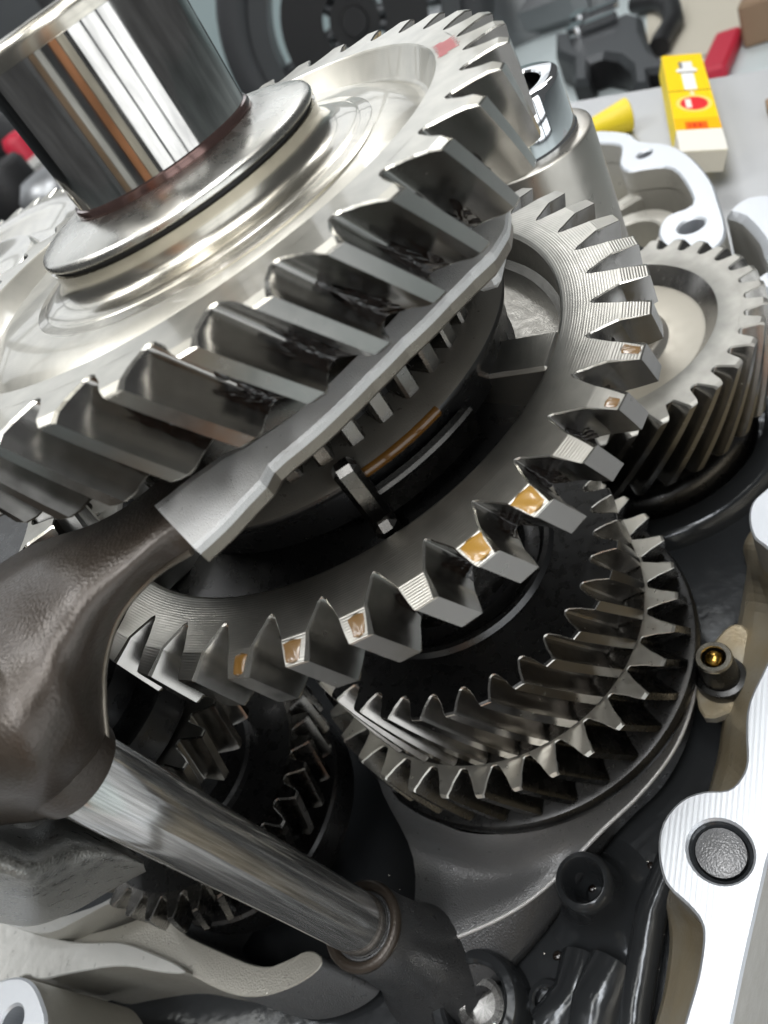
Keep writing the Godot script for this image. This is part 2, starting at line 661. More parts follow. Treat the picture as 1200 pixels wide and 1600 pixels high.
	mat("cast_gray", Color(0.085, 0.087, 0.09), 0.40, 0.4, worn.call(24.0, {"heightmap_enabled": true, "heightmap_texture": grain, "heightmap_scale": 0.022}))
	mat("milled", Color(0.66, 0.66, 0.65), 0.44, 0.35, worn.call(44.0, {"heightmap_enabled": true, "heightmap_texture": grain, "heightmap_scale": 0.016}))
	mat("fork_wall", Color(0.22, 0.195, 0.16), 0.42, 0.8, worn.call(26.0, {"heightmap_enabled": true, "heightmap_texture": grain, "heightmap_scale": 0.006}))
	mat("alloy", Color(0.57, 0.595, 0.625), 0.42, 0.65, {"heightmap_enabled": true, "heightmap_texture": mill, "heightmap_scale": 0.0022, "uv1_scale": Vector3(0.7, 0.7, 1)})
	mat("alloy_cast", Color(0.40, 0.385, 0.34), 0.45, 0.35, worn.call(18.0, {"heightmap_enabled": true, "heightmap_texture": grain, "heightmap_scale": 0.012}))
	var stain := noise_tex(0.012, 0.0, 1.0, 77, 4)
	stain.color_ramp.set_color(0, Color(0.86, 0.77, 0.60))
	stain.color_ramp.set_color(1, Color(0.95, 0.93, 0.87))
	mat("alloy_stained", Color(0.50, 0.49, 0.47), 0.42, 0.3, worn.call(9.0, {"albedo_texture": stain, "heightmap_enabled": true, "heightmap_texture": grain, "heightmap_scale": 0.01}))
	mat("alloy_oily", Color(0.052, 0.056, 0.06), 0.20, 0.5, worn.call(7.0, {"heightmap_enabled": true, "heightmap_texture": lumps, "heightmap_scale": 0.01}))
	mat("alloy_pale", Color(0.52, 0.52, 0.495), 0.45, 0.3, worn.call(14.0, {"heightmap_enabled": true, "heightmap_texture": lumps, "heightmap_scale": 0.008}))
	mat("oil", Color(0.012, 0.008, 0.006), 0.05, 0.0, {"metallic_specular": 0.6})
	mat("oil_brown", Color(0.10, 0.045, 0.008), 0.06, 0.0)
	mat("amber", Color(0.50, 0.26, 0.02, 0.8), 0.3, 0.0, {"transparency": BaseMaterial3D.TRANSPARENCY_ALPHA, "clearcoat_enabled": true, "clearcoat": 1.0, "clearcoat_roughness": 0.03})
	mat("amber_dark", Color(0.22, 0.11, 0.02, 0.72), 0.3, 0.0, {"transparency": BaseMaterial3D.TRANSPARENCY_ALPHA, "clearcoat_enabled": true, "clearcoat": 1.0, "clearcoat_roughness": 0.04})
	mat("brass", Color(0.62, 0.38, 0.09), 0.22, 1.0)
	mat("red_paint", Color(0.50, 0.10, 0.11, 0.6), 0.5, 0.3, {"transparency": BaseMaterial3D.TRANSPARENCY_ALPHA})
	# bench and background
	mat("bench", Color(0.44, 0.45, 0.46), 0.5, 0.25, worn.call(2.0))
	mat("floor", Color(0.58, 0.65, 0.655), 0.6, 0.0, worn.call(1.2))
	mat("rubber", Color(0.045, 0.047, 0.05), 0.6, 0.0)
	mat("dark_metal", Color(0.09, 0.095, 0.10), 0.4, 0.6)
	mat("gray_metal", Color(0.33, 0.34, 0.35), 0.4, 0.8)
	mat("cream", Color(0.62, 0.58, 0.48), 0.8, 0.0)
	mat("red", Color(0.55, 0.02, 0.05), 0.5, 0.0)
	mat("cardboard", Color(0.28, 0.19, 0.12), 0.8, 0.0)
	mat("yellow", Color(0.80, 0.62, 0.02), 0.45, 0.0)
	mat("orange_paint", Color(0.5, 0.22, 0.10), 0.5, 0.0)
	mat("wall_blue", Color(0.50, 0.60, 0.61), 0.7, 0.0)
	mat("wall_paint", Color(0.55, 0.55, 0.52), 0.8, 0.0)
	mat("black", Color(0.02, 0.02, 0.021), 0.5, 0.2)
	mat("lamp_glow", Color(1, 1, 1), 0.5, 0.0, {"emission_enabled": true, "emission": Color(1.0, 0.985, 0.95), "emission_energy_multiplier": 4.0})
	mat("added_pane_glow", Color(1, 1, 1), 0.5, 0.0, {"emission_enabled": true, "emission": Color(0.97, 0.985, 1.0), "emission_energy_multiplier": 1.0})
	mats["box_print"] = box_print()


var smudge_light: NoiseTexture2D


func box_print() -> StandardMaterial3D:
	# the flat print on the lid of the yellow box: a plug, a red oval, an orange strip
	var w := 96
	var h := 320
	var im := Image.create(w, h, false, Image.FORMAT_RGB8)
	for y in h:
		for x in w:
			var c := Color(1.0, 0.84, 0.06)
			var u := (x + 0.5) / w
			var v := (y + 0.5) / h
			if v > 0.81:
				c = Color(0.93, 0.92, 0.88)
			elif v > 0.70:
				c = Color(1.0, 0.74, 0.0)
				if u > 0.22 and u < 0.72 and v > 0.735 and v < 0.805:
					c = Color(0.98, 0.45, 0.03)
					var s := fmod((u - 0.22) * 8.0, 1.0)
					if u > 0.3 and u < 0.66 and v > 0.75 and v < 0.79 and s > 0.35:
						c = Color(0.86, 0.22, 0.04)
			elif absf(v - 0.42) < 0.004:  # lid seam, its shadow line drawn in the colour
				c = Color(0.55, 0.42, 0.08)
			var o := Vector2((u - 0.53) / 0.36, (v - 0.555) / 0.075)
			if o.length() < 1.15:
				c = Color(1.0, 0.87, 0.45)
			if o.length() < 0.88:
				c = Color(0.90, 0.18, 0.20)
				if u > 0.33 and u < 0.47 and absf(v - 0.553) < 0.045:
					c = Color(0.98, 0.93, 0.88)
			# the plug
			var du := absf(u - 0.54)
			if v > 0.09 and v < 0.19 and du < 0.17:
				c = Color(0.93, 0.93, 0.93) if u > 0.46 else Color(0.5, 0.5, 0.5)
			if v >= 0.17 and v < 0.225 and du < 0.27 - absf(v - 0.195) * 2.0:
				c = Color(0.96, 0.96, 0.95) if v < 0.21 else Color(0.45, 0.43, 0.35)
			if v >= 0.225 and v < 0.41 and du < 0.15:
				c = Color(0.97, 0.97, 0.96)
			if v >= 0.424 and v < 0.47 and du < 0.05:
				c = Color(0.97, 0.9, 0.7)
			im.set_pixel(x, y, c)
	var m := StandardMaterial3D.new()
	m.resource_name = "box_print"
	m.albedo_texture = ImageTexture.create_from_image(im)
	m.roughness = 0.4
	return m


# ---------------------------------------------------------------- the scene
func _ready() -> void:
	rng.seed = 7
	# camera
	var cam := Camera3D.new()
	cam.name = "camera"
	add_child(cam)
	cam.basis = Basis(Vector3(0.79509, -0.46879, 0.38479), Vector3(0.60649, 0.61457, -0.50445), Vector3(0.0, 0.63446, 0.77296)).orthonormalized()
	cam.position = Vector3(-0.064, TOP, 1.8) * U
	cam.near = 0.01
	cam.far = 40.0
	var lens := CameraAttributesPhysical.new()
	lens.frustum_focal_length = 17.613
	lens.exposure_aperture = 12.5
	lens.frustum_focus_distance = 0.185
	lens.frustum_near = 0.01
	lens.frustum_far = 40.0
	cam.attributes = lens
	cam.fov = 68.53
	cam.current = true
	# air: the dim grey of the shop round the picture
	var we := WorldEnvironment.new()
	we.name = "environment"
	var env := Environment.new()
	env.background_mode = Environment.BG_COLOR
	env.background_color = Color(0.10, 0.103, 0.106).linear_to_srgb()
	env.tonemap_mode = Environment.TONE_MAPPER_LINEAR
	env.tonemap_exposure = 1.0
	env.sdfgi_enabled = true
	env.ssao_enabled = true
	env.ssil_enabled = true
	we.environment = env
	add_child(we)
	smudge_light = noise_tex(0.014, 0.86, 1.0, 5, 5)
	make_materials()
	lamps()
	setting()
	gear_stack()
	gear_right()
	gears_left()
	forks()
	case_near()
	case_far()
	small_things()
	background()
	oil()


func area(at: Vector3, size: Vector2, energy: float, toward: Vector3, c := Color(0.985, 0.99, 1.0)) -> void:
	var l := AreaLight3D.new()
	l.name = numbered("lamp_light")
	l.area_size = size
	l.light_energy = energy
	l.light_color = c
	l.area_range = 12.0
	l.area_attenuation = 2.0
	l.shadow_enabled = true
	add_child(l)
	l.look_at_from_position(at, at + toward, Vector3.RIGHT if absf(toward.normalized().y) > 0.9 else Vector3.UP)


func lamps() -> void:
	# two fluorescent ceiling fittings; two more and two glazed openings added for light
	var spots := [[Vector3(1.5, 1.9, -2.0), "long fluorescent ceiling fitting added to brighten the floor parts", 1.5], [Vector3(0.35, 1.9, -0.15), "long fluorescent ceiling fitting above the gearbox", 1.6], [Vector3(-0.9, 1.9, -0.9), "long fluorescent ceiling fitting above the wheel", 1.5], [Vector3(-0.35, 1.8, 0.55), "long fluorescent ceiling fitting added to brighten the near edge of the bench", 1.3]]
	for s in spots:
		var t := thing("ceiling_lamp", s[1], "ceiling lamp", s[0] / U, "ceiling lamps")
		var b := MB.new()
		b.use("wall_paint")
		b.box(Vector3(14, 0.5, 3.4), Vector3(0, 0.3, 0))
		obj("housing", b, t)
		b = MB.new()
		b.use("lamp_glow")
		b.box(Vector3(13.4, 0.1, 2.8), Vector3(0, -0.01, 0))
		obj("diffuser", b, t)
		area(s[0] + Vector3(0, -0.02, 0), Vector2(1.34, 0.28), s[2], Vector3.DOWN)
	added_window(Vector3(0.3, 1.75, -3.4), Vector2(4.6, 2.2), Vector3(0, 0, 1), 1.9, 5, "wide unseen window in the far wall", 0.45)  # added for the reflections on the gear faces
	added_lockers()
	added_window(Vector3(0.42, 0.62, 1.75), Vector2(1.7, 2.06), Vector3(-0.24, 0, -1).normalized(), 0.85, 3, "unseen glazed shop door added behind the viewer", 0.75)  # added for the panes mirrored in the journal


func added_window(at: Vector3, size: Vector2, toward: Vector3, energy: float, bars: int, label: String, glow: float) -> void:
	var t := thing("added_shop_window", label, "added_window", at / U)
	t.basis = Basis(Vector3.UP.cross(toward), Vector3.UP, toward)
	var b := MB.new()
	var m: StandardMaterial3D = mats["added_pane_glow"].duplicate()
	m.emission_energy_multiplier = glow
	m.resource_name = "added_pane_glow_" + str(int(glow * 100))
	mats[m.resource_name] = m
	b.use(m.resource_name)
	b.box(Vector3(size.x, size.y, 0.02) / U, Vector3(0, 0, -0.3))
	obj("pane", b, t)
	b = MB.new()
	b.use("dark_metal")
	for k in bars + 1:
		b.box(Vector3(0.07, size.y + 0.1, 0.06) / U, Vector3((float(k) / bars - 0.5) * size.x / U, 0, 0.35))
	for f in [0.0, 0.115, 0.55, 1.0]:
		b.box(Vector3(size.x, 0.05, 0.05) / U, Vector3(0, (f - 0.5) * size.y / U, 0.36))
	obj("window_frame", b, t)
	area(at + toward * 0.01, size, energy, toward, Color(0.97, 0.985, 1.0))


func added_lockers() -> void:
	# a row of narrow lockers behind the viewer: unseen, added for the journal reflections
	for k in 6:
		var at := Vector3(-13.0 + k * 1.75, lv(7.0), 6.2 + k * 1.05)
		var t := thing("added_locker", ["grey locker with a vent, unseen, outermost of the row", "brown locker with a vent, unseen, next to the outermost", "pale locker unseen between brown and dark ones", "dark locker unseen in the middle of the row", "orange locker unseen in the row", "cream locker unseen, nearest the added glazed door"][k], "added_locker", at, "lockers behind the viewer")
		var f := Vector3(0.515, 0, -0.857)
		t.basis = Basis(Vector3.UP.cross(f), Vector3.UP, f)
		var b := MB.new()
		b.use(["gray_metal", "cardboard", "wall_paint", "dark_metal", "orange_paint", "cream"][k])
		b.box(Vector3(1.9, 17.0, 3.0), Vector3(0, 8.5, -1.5), Basis.IDENTITY, 0.06)
		obj("cabinet", b, t)
		b = MB.new()
		b.use("dark_metal")
		for v in 4:
			b.box(Vector3(1.0, 0.10, 0.06), Vector3(0, 14.0 + v * 0.4, 0.03), Basis.IDENTITY, 0.02)
		b.box(Vector3(0.12, 1.0, 0.2), Vector3(0.7, 8.0, 0.1), Basis.IDENTITY, 0.03)
		obj("handle", b, t)


func setting() -> void:
	# shop floor, well below the bench
	var b := MB.new()
	b.use("floor")
	var y := lv(7.0)
	b.flat(Vector3(-60, y, 40), Vector3(60, y, 40), Vector3(60, y, -60), Vector3(-60, y, -60), Vector3.UP)
	struct("floor", b)


func arc_profile(pts: Array) -> Array:
	var o := []
	for p in pts:
		o.append(Vector2(p[0], lv(p[1])))
	return o


var top_gear := {"n": 37, "rr": 0.708, "rt": 0.797, "rin": 0.70, "h0": 0.4415, "h1": 0.64, "twist": -9.5, "phase": -54.8, "rc": 0.777, "slope": 0.35, "wt": 0.12, "wm": 0.24, "wr": 0.41, "face": "steel_pale", "flank": "steel_flank", "edge": "steel_edge", "steps": 4, "bev": 0.004}
var middle_gear := {"n": 39, "rr": 0.738, "rt": 0.865, "rin": 0.725, "h0": 0.99, "h1": 1.125, "twist": -3.9, "phase": 1.5 - 9.23 / 2.0 - 1.2, "rc": 0.805, "slope": 0.22, "wt": 0.17, "wm": 0.245, "wr": 0.44, "face": "steel_face", "flank": "steel_flank", "edge": "steel_edge", "steps": 3, "bev": 0.0035}


func gear_stack() -> void:
	# the shaft that carries the stack
	var b := MB.new()
	b.use("steel_dark")
	b.lathe(arc_profile([[0.0, 0.66], [0.30, 0.66], [0.30, 1.75], [0.26, 1.76], [0.26, 2.72]]), 64)
	tag(obj("gear_shaft", b), "dark steel shaft running down through the stacked gears", "shaft")

	# top gear with its hub, cone and journal; it sits a little askew on its shaft
	var t := thing("helical_gear", "large helical gear with pale face and polished journal, topmost of the stack", "gear")
	var seat := Vector3(-0.008, lv(0.4415), -0.08)
	t.basis = Basis(Quaternion(Vector3.UP, Vector3(0.033, 1.0, -0.0253).normalized()))
	t.position = (seat - t.basis * Vector3(0, lv(0.4415), 0)) * U
	var hub := Vector3(0.026, 0, 0.065)
	b = MB.new()
	b.use("steel_pale")
	b.lathe(arc_profile([[0.30, 0.456], [0.50, 0.460], [0.55, 0.478], [0.585, 0.498], [0.595, 0.505], [0.605, 0.505], [0.613, 0.500], [0.642, 0.446], [0.647, 0.4415], [0.70, 0.4415]]), 148)
	b.use("steel_darkest")  # shade put into the underside colour, to dim the gear below
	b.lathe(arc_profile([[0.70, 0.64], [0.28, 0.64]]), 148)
	obj("gear_body", b, t)
	add_teeth(t, top_gear)
	b = MB.new()
	b.use("steel_hub")
	b.lathe(arc_profile([[0.338, 0.388], [0.345, 0.390], [0.342, 0.407], [0.3435, 0.419], [0.348, 0.430], [0.356, 0.439], [0.368, 0.445], [0.386, 0.4485], [0.408, 0.4505], [0.413, 0.4535], [0.418, 0.4555], [0.436, 0.4575], [0.45, 0.463], [0.452, 0.48]]), 140)
	obj("hub", b, t, hub)
	b = MB.new()
	b.use("collar_steel")
	b.lathe(arc_profile([[0.222, 0.3375], [0.232, 0.3355], [0.332, 0.3605], [0.343, 0.3655], [0.346, 0.371], [0.346, 0.377], [0.343, 0.380], [0.336, 0.381]]), 140)
	b.use("black")
	b.lathe(arc_profile([[0.336, 0.381], [0.336, 0.389]]), 140)
	obj("cone_collar", b, t, hub)
	b = MB.new()
	b.use("steel_hub")
	b.lathe(arc_profile([[0.0, 0.020], [0.188, 0.020], [0.206, 0.030], [0.2125, 0.042], [0.2125, 0.060]]), 110)
	b.use("polished")
	b.lathe(arc_profile([[0.2125, 0.060], [0.2135, 0.0605], [0.2135, 0.320]]), 110)
	b.use("varnish")
	b.lathe(arc_profile([[0.2135, 0.320], [0.2195, 0.322], [0.2215, 0.327], [0.2215, 0.338]]), 110)
	obj("journal", b, t, hub)
	# red paint mark on the far teeth
	b = MB.new()
	b.use("red_paint")
	for k in 30:
		var a := 15.5 + k * 0.33
		var r0 := 0.651 + 0.010 * absf(sin(k * 0.9) * sin(k * 2.3))
		var r1 := 0.704 - 0.012 * absf(sin(k * 0.7 + 1.0)) - (0.02 if k < 3 or k > 26 else 0.0)
		b.flat(pol(r0, a, 0.4408), pol(r0, a + 0.33, 0.4408), pol(r1, a + 0.33, 0.4408), pol(r1, a, 0.4408), Vector3.UP)
	obj("paint_mark", b, t)

	# sleeve and slotted hub below it
	t = thing("synchro_hub", "slotted synchroniser hub under the upper selector fork", "gear hub", Vector3.ZERO)
	b = MB.new()
	b.use("steel_dark")
	b.lathe(arc_profile([[0.30, 0.66], [0.505, 0.66], [0.51, 0.665], [0.51, 0.80], [0.40, 0.802]]), 96)
	obj("sleeve", b, t)
	b = MB.new()
	b.use("steel_mid")
	for k in 40:
		var a := deg_to_rad(k * 9.0 + 2.0)
		b.box(Vector3(0.08, 0.09, 0.040), Vector3(cos(a) * 0.462, lv(0.845), sin(a) * 0.462), Basis(Vector3.UP, -a), 0.006)
	b.use("steel_darkest")
	b.lathe(arc_profile([[0.40, 0.802], [0.435, 0.803], [0.435, 0.88]]), 96)
	obj("slot_ring", b, t)
	b = MB.new()
	b.use("hub_gray")
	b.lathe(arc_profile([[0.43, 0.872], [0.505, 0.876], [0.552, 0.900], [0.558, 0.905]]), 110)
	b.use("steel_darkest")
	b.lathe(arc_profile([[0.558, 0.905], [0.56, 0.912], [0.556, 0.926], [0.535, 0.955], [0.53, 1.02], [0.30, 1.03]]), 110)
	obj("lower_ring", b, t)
	b = MB.new()
	b.use("oil_brown")
	b.lathe(arc_profile([[0.549, 0.899], [0.556, 0.900], [0.5625, 0.906], [0.5635, 0.914], [0.559, 0.921]]), 20, deg_to_rad(74), deg_to_rad(96), Vector3.ZERO, 80)
	obj("oil_film", b, t)
	b = MB.new()
	b.use("steel_dark")
	b.lathe(arc_profile([[0.545, 0.962], [0.552, 0.955], [0.572, 0.955], [0.578, 0.962], [0.566, 1.03]]), 24, deg_to_rad(68), deg_to_rad(95))
	b.use("steel_dark")
	b.lathe(arc_profile([[0.53, 0.99], [0.545, 0.962]]), 24, deg_to_rad(68), deg_to_rad(95))
	obj("lug", b, t)
	b = MB.new()
	b.use("steel_dark")
	var kb := Basis(Vector3.UP, -deg_to_rad(97.5))
	b.box(Vector3(0.05, 0.20, 0.055), pol(0.575, 97.5, 0.945), kb, 0.012)
	b.box(Vector3(0.05, 0.05, 0.055), pol(0.595, 97.5, 1.03), kb, 0.016)
	obj("key", b, t)

	# wide gear with pockets
	t = thing("pocketed_gear", "wide gear with turned face, dark pockets and amber oil on its tooth corners", "gear", Vector3.ZERO)
	b = MB.new()
	b.use("steel_face")
	b.lathe(arc_profile([[0.664, 1.00], [0.670, 0.992], [0.676, 0.99], [0.725, 0.99]]), 156)
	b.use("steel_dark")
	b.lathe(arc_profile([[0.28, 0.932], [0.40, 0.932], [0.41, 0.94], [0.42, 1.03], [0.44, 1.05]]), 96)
	for s in [["cast_floor", -71.7, 48.3], ["steel_darkest", 48.3, 168.3], ["steel_darkest", 168.3, 288.3]]:  # dark sectors: shade below the top gear put into the floor colour
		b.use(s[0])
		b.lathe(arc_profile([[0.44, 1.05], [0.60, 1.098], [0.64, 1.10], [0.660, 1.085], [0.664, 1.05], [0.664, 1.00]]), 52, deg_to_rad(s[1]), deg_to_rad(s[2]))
	b.use("steel_dark")
	b.lathe(arc_profile([[0.725, 1.125], [0.28, 1.125]]), 156)
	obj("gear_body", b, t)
	for k in 3:
		var a := 48.3 + 120.0 * k
		b = MB.new()
		b.use("steel_face")
		var f := Basis(Vector3.UP, -deg_to_rad(a))
		b.box(Vector3(0.31, 0.11, 0.125), pol(0.515, a, 1.0445), f, 0.008)
		obj("spoke", b, t)
	b = MB.new()
	b.use("cast_gray")
	var rb := Basis(Vector3.UP, -deg_to_rad(28)) * Basis(Vector3.BACK, PI / 2)
	b.lathe([Vector2(0, 0.06), Vector2(0.045, 0.06), Vector2(0.05, 0.055), Vector2(0.05, 0.02), Vector2(0.056, 0.015), Vector2(0.056, -0.03), Vector2(0.05, -0.035), Vector2(0.05, -0.1)], 28)
	var st := obj("boss", b, t, pol(0.47, 33, 1.03))
	st.basis = Basis(Vector3.UP, -deg_to_rad(33)) * Basis(Vector3.BACK, -PI / 2)
	add_teeth(t, middle_gear)

	# lower stepped gear
	t = thing("stepped_gear", "dark helical gear with curved teeth, lower in the stack", "gear", Vector3.ZERO)
	b = MB.new()
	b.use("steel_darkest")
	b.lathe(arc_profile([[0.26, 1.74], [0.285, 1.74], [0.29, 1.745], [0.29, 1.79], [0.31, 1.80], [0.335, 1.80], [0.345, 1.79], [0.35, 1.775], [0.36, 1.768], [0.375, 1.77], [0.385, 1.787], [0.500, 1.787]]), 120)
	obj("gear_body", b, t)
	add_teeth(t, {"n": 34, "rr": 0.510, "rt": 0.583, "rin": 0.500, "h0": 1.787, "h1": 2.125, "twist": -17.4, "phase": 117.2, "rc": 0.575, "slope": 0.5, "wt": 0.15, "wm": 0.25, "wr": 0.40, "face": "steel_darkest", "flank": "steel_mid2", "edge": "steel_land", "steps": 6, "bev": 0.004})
	t = thing("toothed_ring", "ring of pale pointed teeth around the foot of the dark helical gear", "gear", Vector3.ZERO)
	b = MB.new()
	b.use("steel_dark")
	b.lathe(arc_profile([[0.578, 2.345], [0.50, 2.345], [0.50, 2.13], [0.578, 2.13]]), 120)
	obj("gear_body", b, t)
	add_teeth(t, {"n": 35, "rr": 0.588, "rt": 0.68, "rin": 0.578, "h0": 2.13, "h1": 2.345, "twist": -9.8, "phase": 81.1, "rc": 0.672, "slope": 0.8, "wt": 0.10, "wm": 0.22, "wr": 0.38, "face": "ring_pale", "flank": "steel_dark", "edge": "ring_pale", "steps": 3, "bev": 0.003})
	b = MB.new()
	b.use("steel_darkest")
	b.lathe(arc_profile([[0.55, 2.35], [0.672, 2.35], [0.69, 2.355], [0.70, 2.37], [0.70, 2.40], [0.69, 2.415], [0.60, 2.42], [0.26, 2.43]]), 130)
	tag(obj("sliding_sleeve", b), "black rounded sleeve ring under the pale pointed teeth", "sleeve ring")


func gear_right() -> void:
	var c := Vector3(1.116, 0, -0.704)
	var t := thing("dished_gear", "pale helical gear with deep dished face beside the hollow shaft", "gear", c)
	var b := MB.new()
	b.use("dish_floor")
	b.lathe(arc_profile([[0.20, 2.078], [0.405, 2.078], [0.415, 2.074]]), 130)
	b.use("steel_mid")  # wall darker than the face: its shade is in the colour
	b.lathe(arc_profile([[0.415, 2.074], [0.422, 2.064], [0.473, 2.004]]), 130)
	b.use("steel_gray")
	b.lathe(arc_profile([[0.473, 2.004], [0.479, 2.0], [0.56, 2.0]]), 130)
	b.use("steel_darkest")
	b.lathe(arc_profile([[0.56, 2.33], [0.44, 2.332], [0.43, 2.34], [0.40, 2.60], [0.40, 2.66], [0.2, 2.66]]), 96)
	obj("gear_body", b, t)
	add_teeth(t, {"n": 35, "rr": 0.572, "rt": 0.65, "rin": 0.56, "h0": 2.0, "h1": 2.33, "twist": 26.0, "phase": 84.4, "rc": 0.635, "slope": 0.4, "wt": 0.13, "wm": 0.25, "wr": 0.36, "face": "steel_gray", "flank": "steel_flank", "edge": "steel_gray", "steps": 8, "bev": 0.004})
	t = thing("hollow_shaft", "hollow upright shaft with a shiny upper sleeve rising from the dished gear", "shaft", c)
	b = MB.new()
	b.use("tube_matte")
	b.lathe(arc_profile([[0.183, 1.124], [0.222, 1.124], [0.229, 1.128], [0.2315, 1.136], [0.2315, 2.02], [0.236, 2.045], [0.25, 2.066], [0.275, 2.079]]), 80)
	obj("tube", b, t)
	b = MB.new()
	b.use("chrome")
	b.lathe(arc_profile([[0.118, 1.2], [0.118, 0.93], [0.124, 0.924], [0.166, 0.924], [0.176, 0.93], [0.180, 0.942], [0.180, 1.105], [0.186, 1.112], [0.186, 1.124]]), 80)
	b.use("black")
	b.lathe(arc_profile([[0.0, 1.2], [0.118, 1.2]]), 40)
	obj("upper_sleeve", b, t)


func gears_left() -> void:
	# countershaft behind the selector rod
	var c := Vector3(-1.16, 0, -0.06)
	var t := thing("countershaft", "dim countershaft with small gears behind the selector rod", "shaft", c)
	var b := MB.new()
	b.use("steel_darkest")
	b.lathe(arc_profile([[0.0, 0.62], [0.15, 0.62], [0.16, 0.63], [0.16, 0.79], [0.37, 0.80]]), 72)
	b.lathe(arc_profile([[0.37, 0.96], [0.18, 0.965], [0.18, 1.30], [0.21, 1.31], [0.21, 1.40], [0.30, 1.402], [0.31, 1.41], [0.31, 1.52], [0.18, 1.525], [0.18, 1.9], [0.25, 1.905], [0.26, 1.915], [0.26, 1.94], [0.40, 1.945]]), 72)
	b.lathe(arc_profile([[0.44, 2.10], [0.30, 2.105], [0.30, 2.2], [0.42, 2.21], [0.43, 2.22], [0.43, 2.34], [0.2, 2.345], [0.2, 2.75]]), 72)
	obj("shaft_body", b, t)
	add_teeth(t, {"n": 24, "rr": 0.385, "rt": 0.465, "rin": 0.37, "h0": 0.80, "h1": 0.96, "twist": 11.0, "phase": 3.0, "face": "steel_face", "flank": "steel_flank", "edge": "steel_edge", "steps": 3})
	var g := {"n": 26, "rr": 0.335, "rt": 0.415, "rin": 0.30, "h0": 1.53, "h1": 1.70, "twist": 9.0, "phase": 4.0, "face": "steel_face", "flank": "steel_flank", "edge": "steel_mid", "steps": 3}
	add_teeth(t, g)
	add_teeth(t, {"n": 32, "rr": 0.41, "rt": 0.48, "rin": 0.39, "h0": 1.945, "h1": 2.10, "twist": 8.0, "phase": 2.0, "face": "steel_dark", "flank": "steel_dark", "edge": "steel_dark", "steps": 3})
	# gear at the far left that drives the top gear
	c = Vector3(-1.05, 0, -1.62)
	t = thing("far_left_gear", "blurred shiny gear with a raised hub behind the polished journal", "gear", c)
	b = MB.new()
	b.use("steel_hub")
	b.lathe(arc_profile([[0.15, 0.60], [0.15, 0.50], [0.28, 0.50], [0.30, 0.51], [0.31, 0.56], [0.36, 0.575], [0.52, 0.575], [0.53, 0.585], [0.54, 0.61], [0.62, 0.615], [0.70, 0.585], [0.76, 0.58], [0.84, 0.58]]), 110)
	b.use("black")
	b.lathe(arc_profile([[0, 0.60], [0.15, 0.60]]), 48)
	b.use("steel_dark")
	b.lathe(arc_profile([[0.84, 0.78], [0.3, 0.78], [0.3, 2.75]]), 72)
	obj("gear_body", b, t)
	add_teeth(t, {"n": 46, "rr": 0.855, "rt": 0.955, "rin": 0.84, "h0": 0.58, "h1": 0.78, "twist": 8.0, "phase": 2.0, "face": "steel_pale", "flank": "steel_flank", "edge": "steel_edge", "steps": 3})


const ROD := Vector2(-0.869, 0.655)


# points of a list (x, depth below the lens, z), drawn as a smooth curve with k steps between them
func curve(nums: Array, k := 5) -> Array:
	var p := []
	for i in range(0, nums.size(), 3):
		p.append(Vector3(nums[i], lv(nums[i + 1]), nums[i + 2]))
	var o := []
	for i in p.size() - 1:
		for s in k:
			o.append(p[i].cubic_interpolate(p[i + 1], p[maxi(i - 1, 0)], p[mini(i + 2, p.size() - 1)], float(s) / k))
	o.append(p[p.size() - 1])
	return o


# a cast web: rounded front through three curves, and a back of its own
func web(upper: Array, middle: Array, lower: Array, back: Vector3) -> Array:
	var g := []
	for i in upper.size():
		var a: Vector3 = upper[i]
		var c: Vector3 = lower[i]
		var m: Vector3 = middle[i] * 2.0 - (a + c) * 0.5
		var row := []
		for f in [0.0, 0.03, 0.08, 0.16, 0.28, 0.4, 0.52, 0.64, 0.76, 0.86, 0.93, 0.975, 1.0]:
			row.append(a * (1.0 - f) * (1.0 - f) + m * 2.0 * f * (1.0 - f) + c * f * f)
		for f in [0.99, 0.75, 0.5, 0.25, 0.01]:
			row.append(a.lerp(c, f) + back)
		g.append(row)
	return g


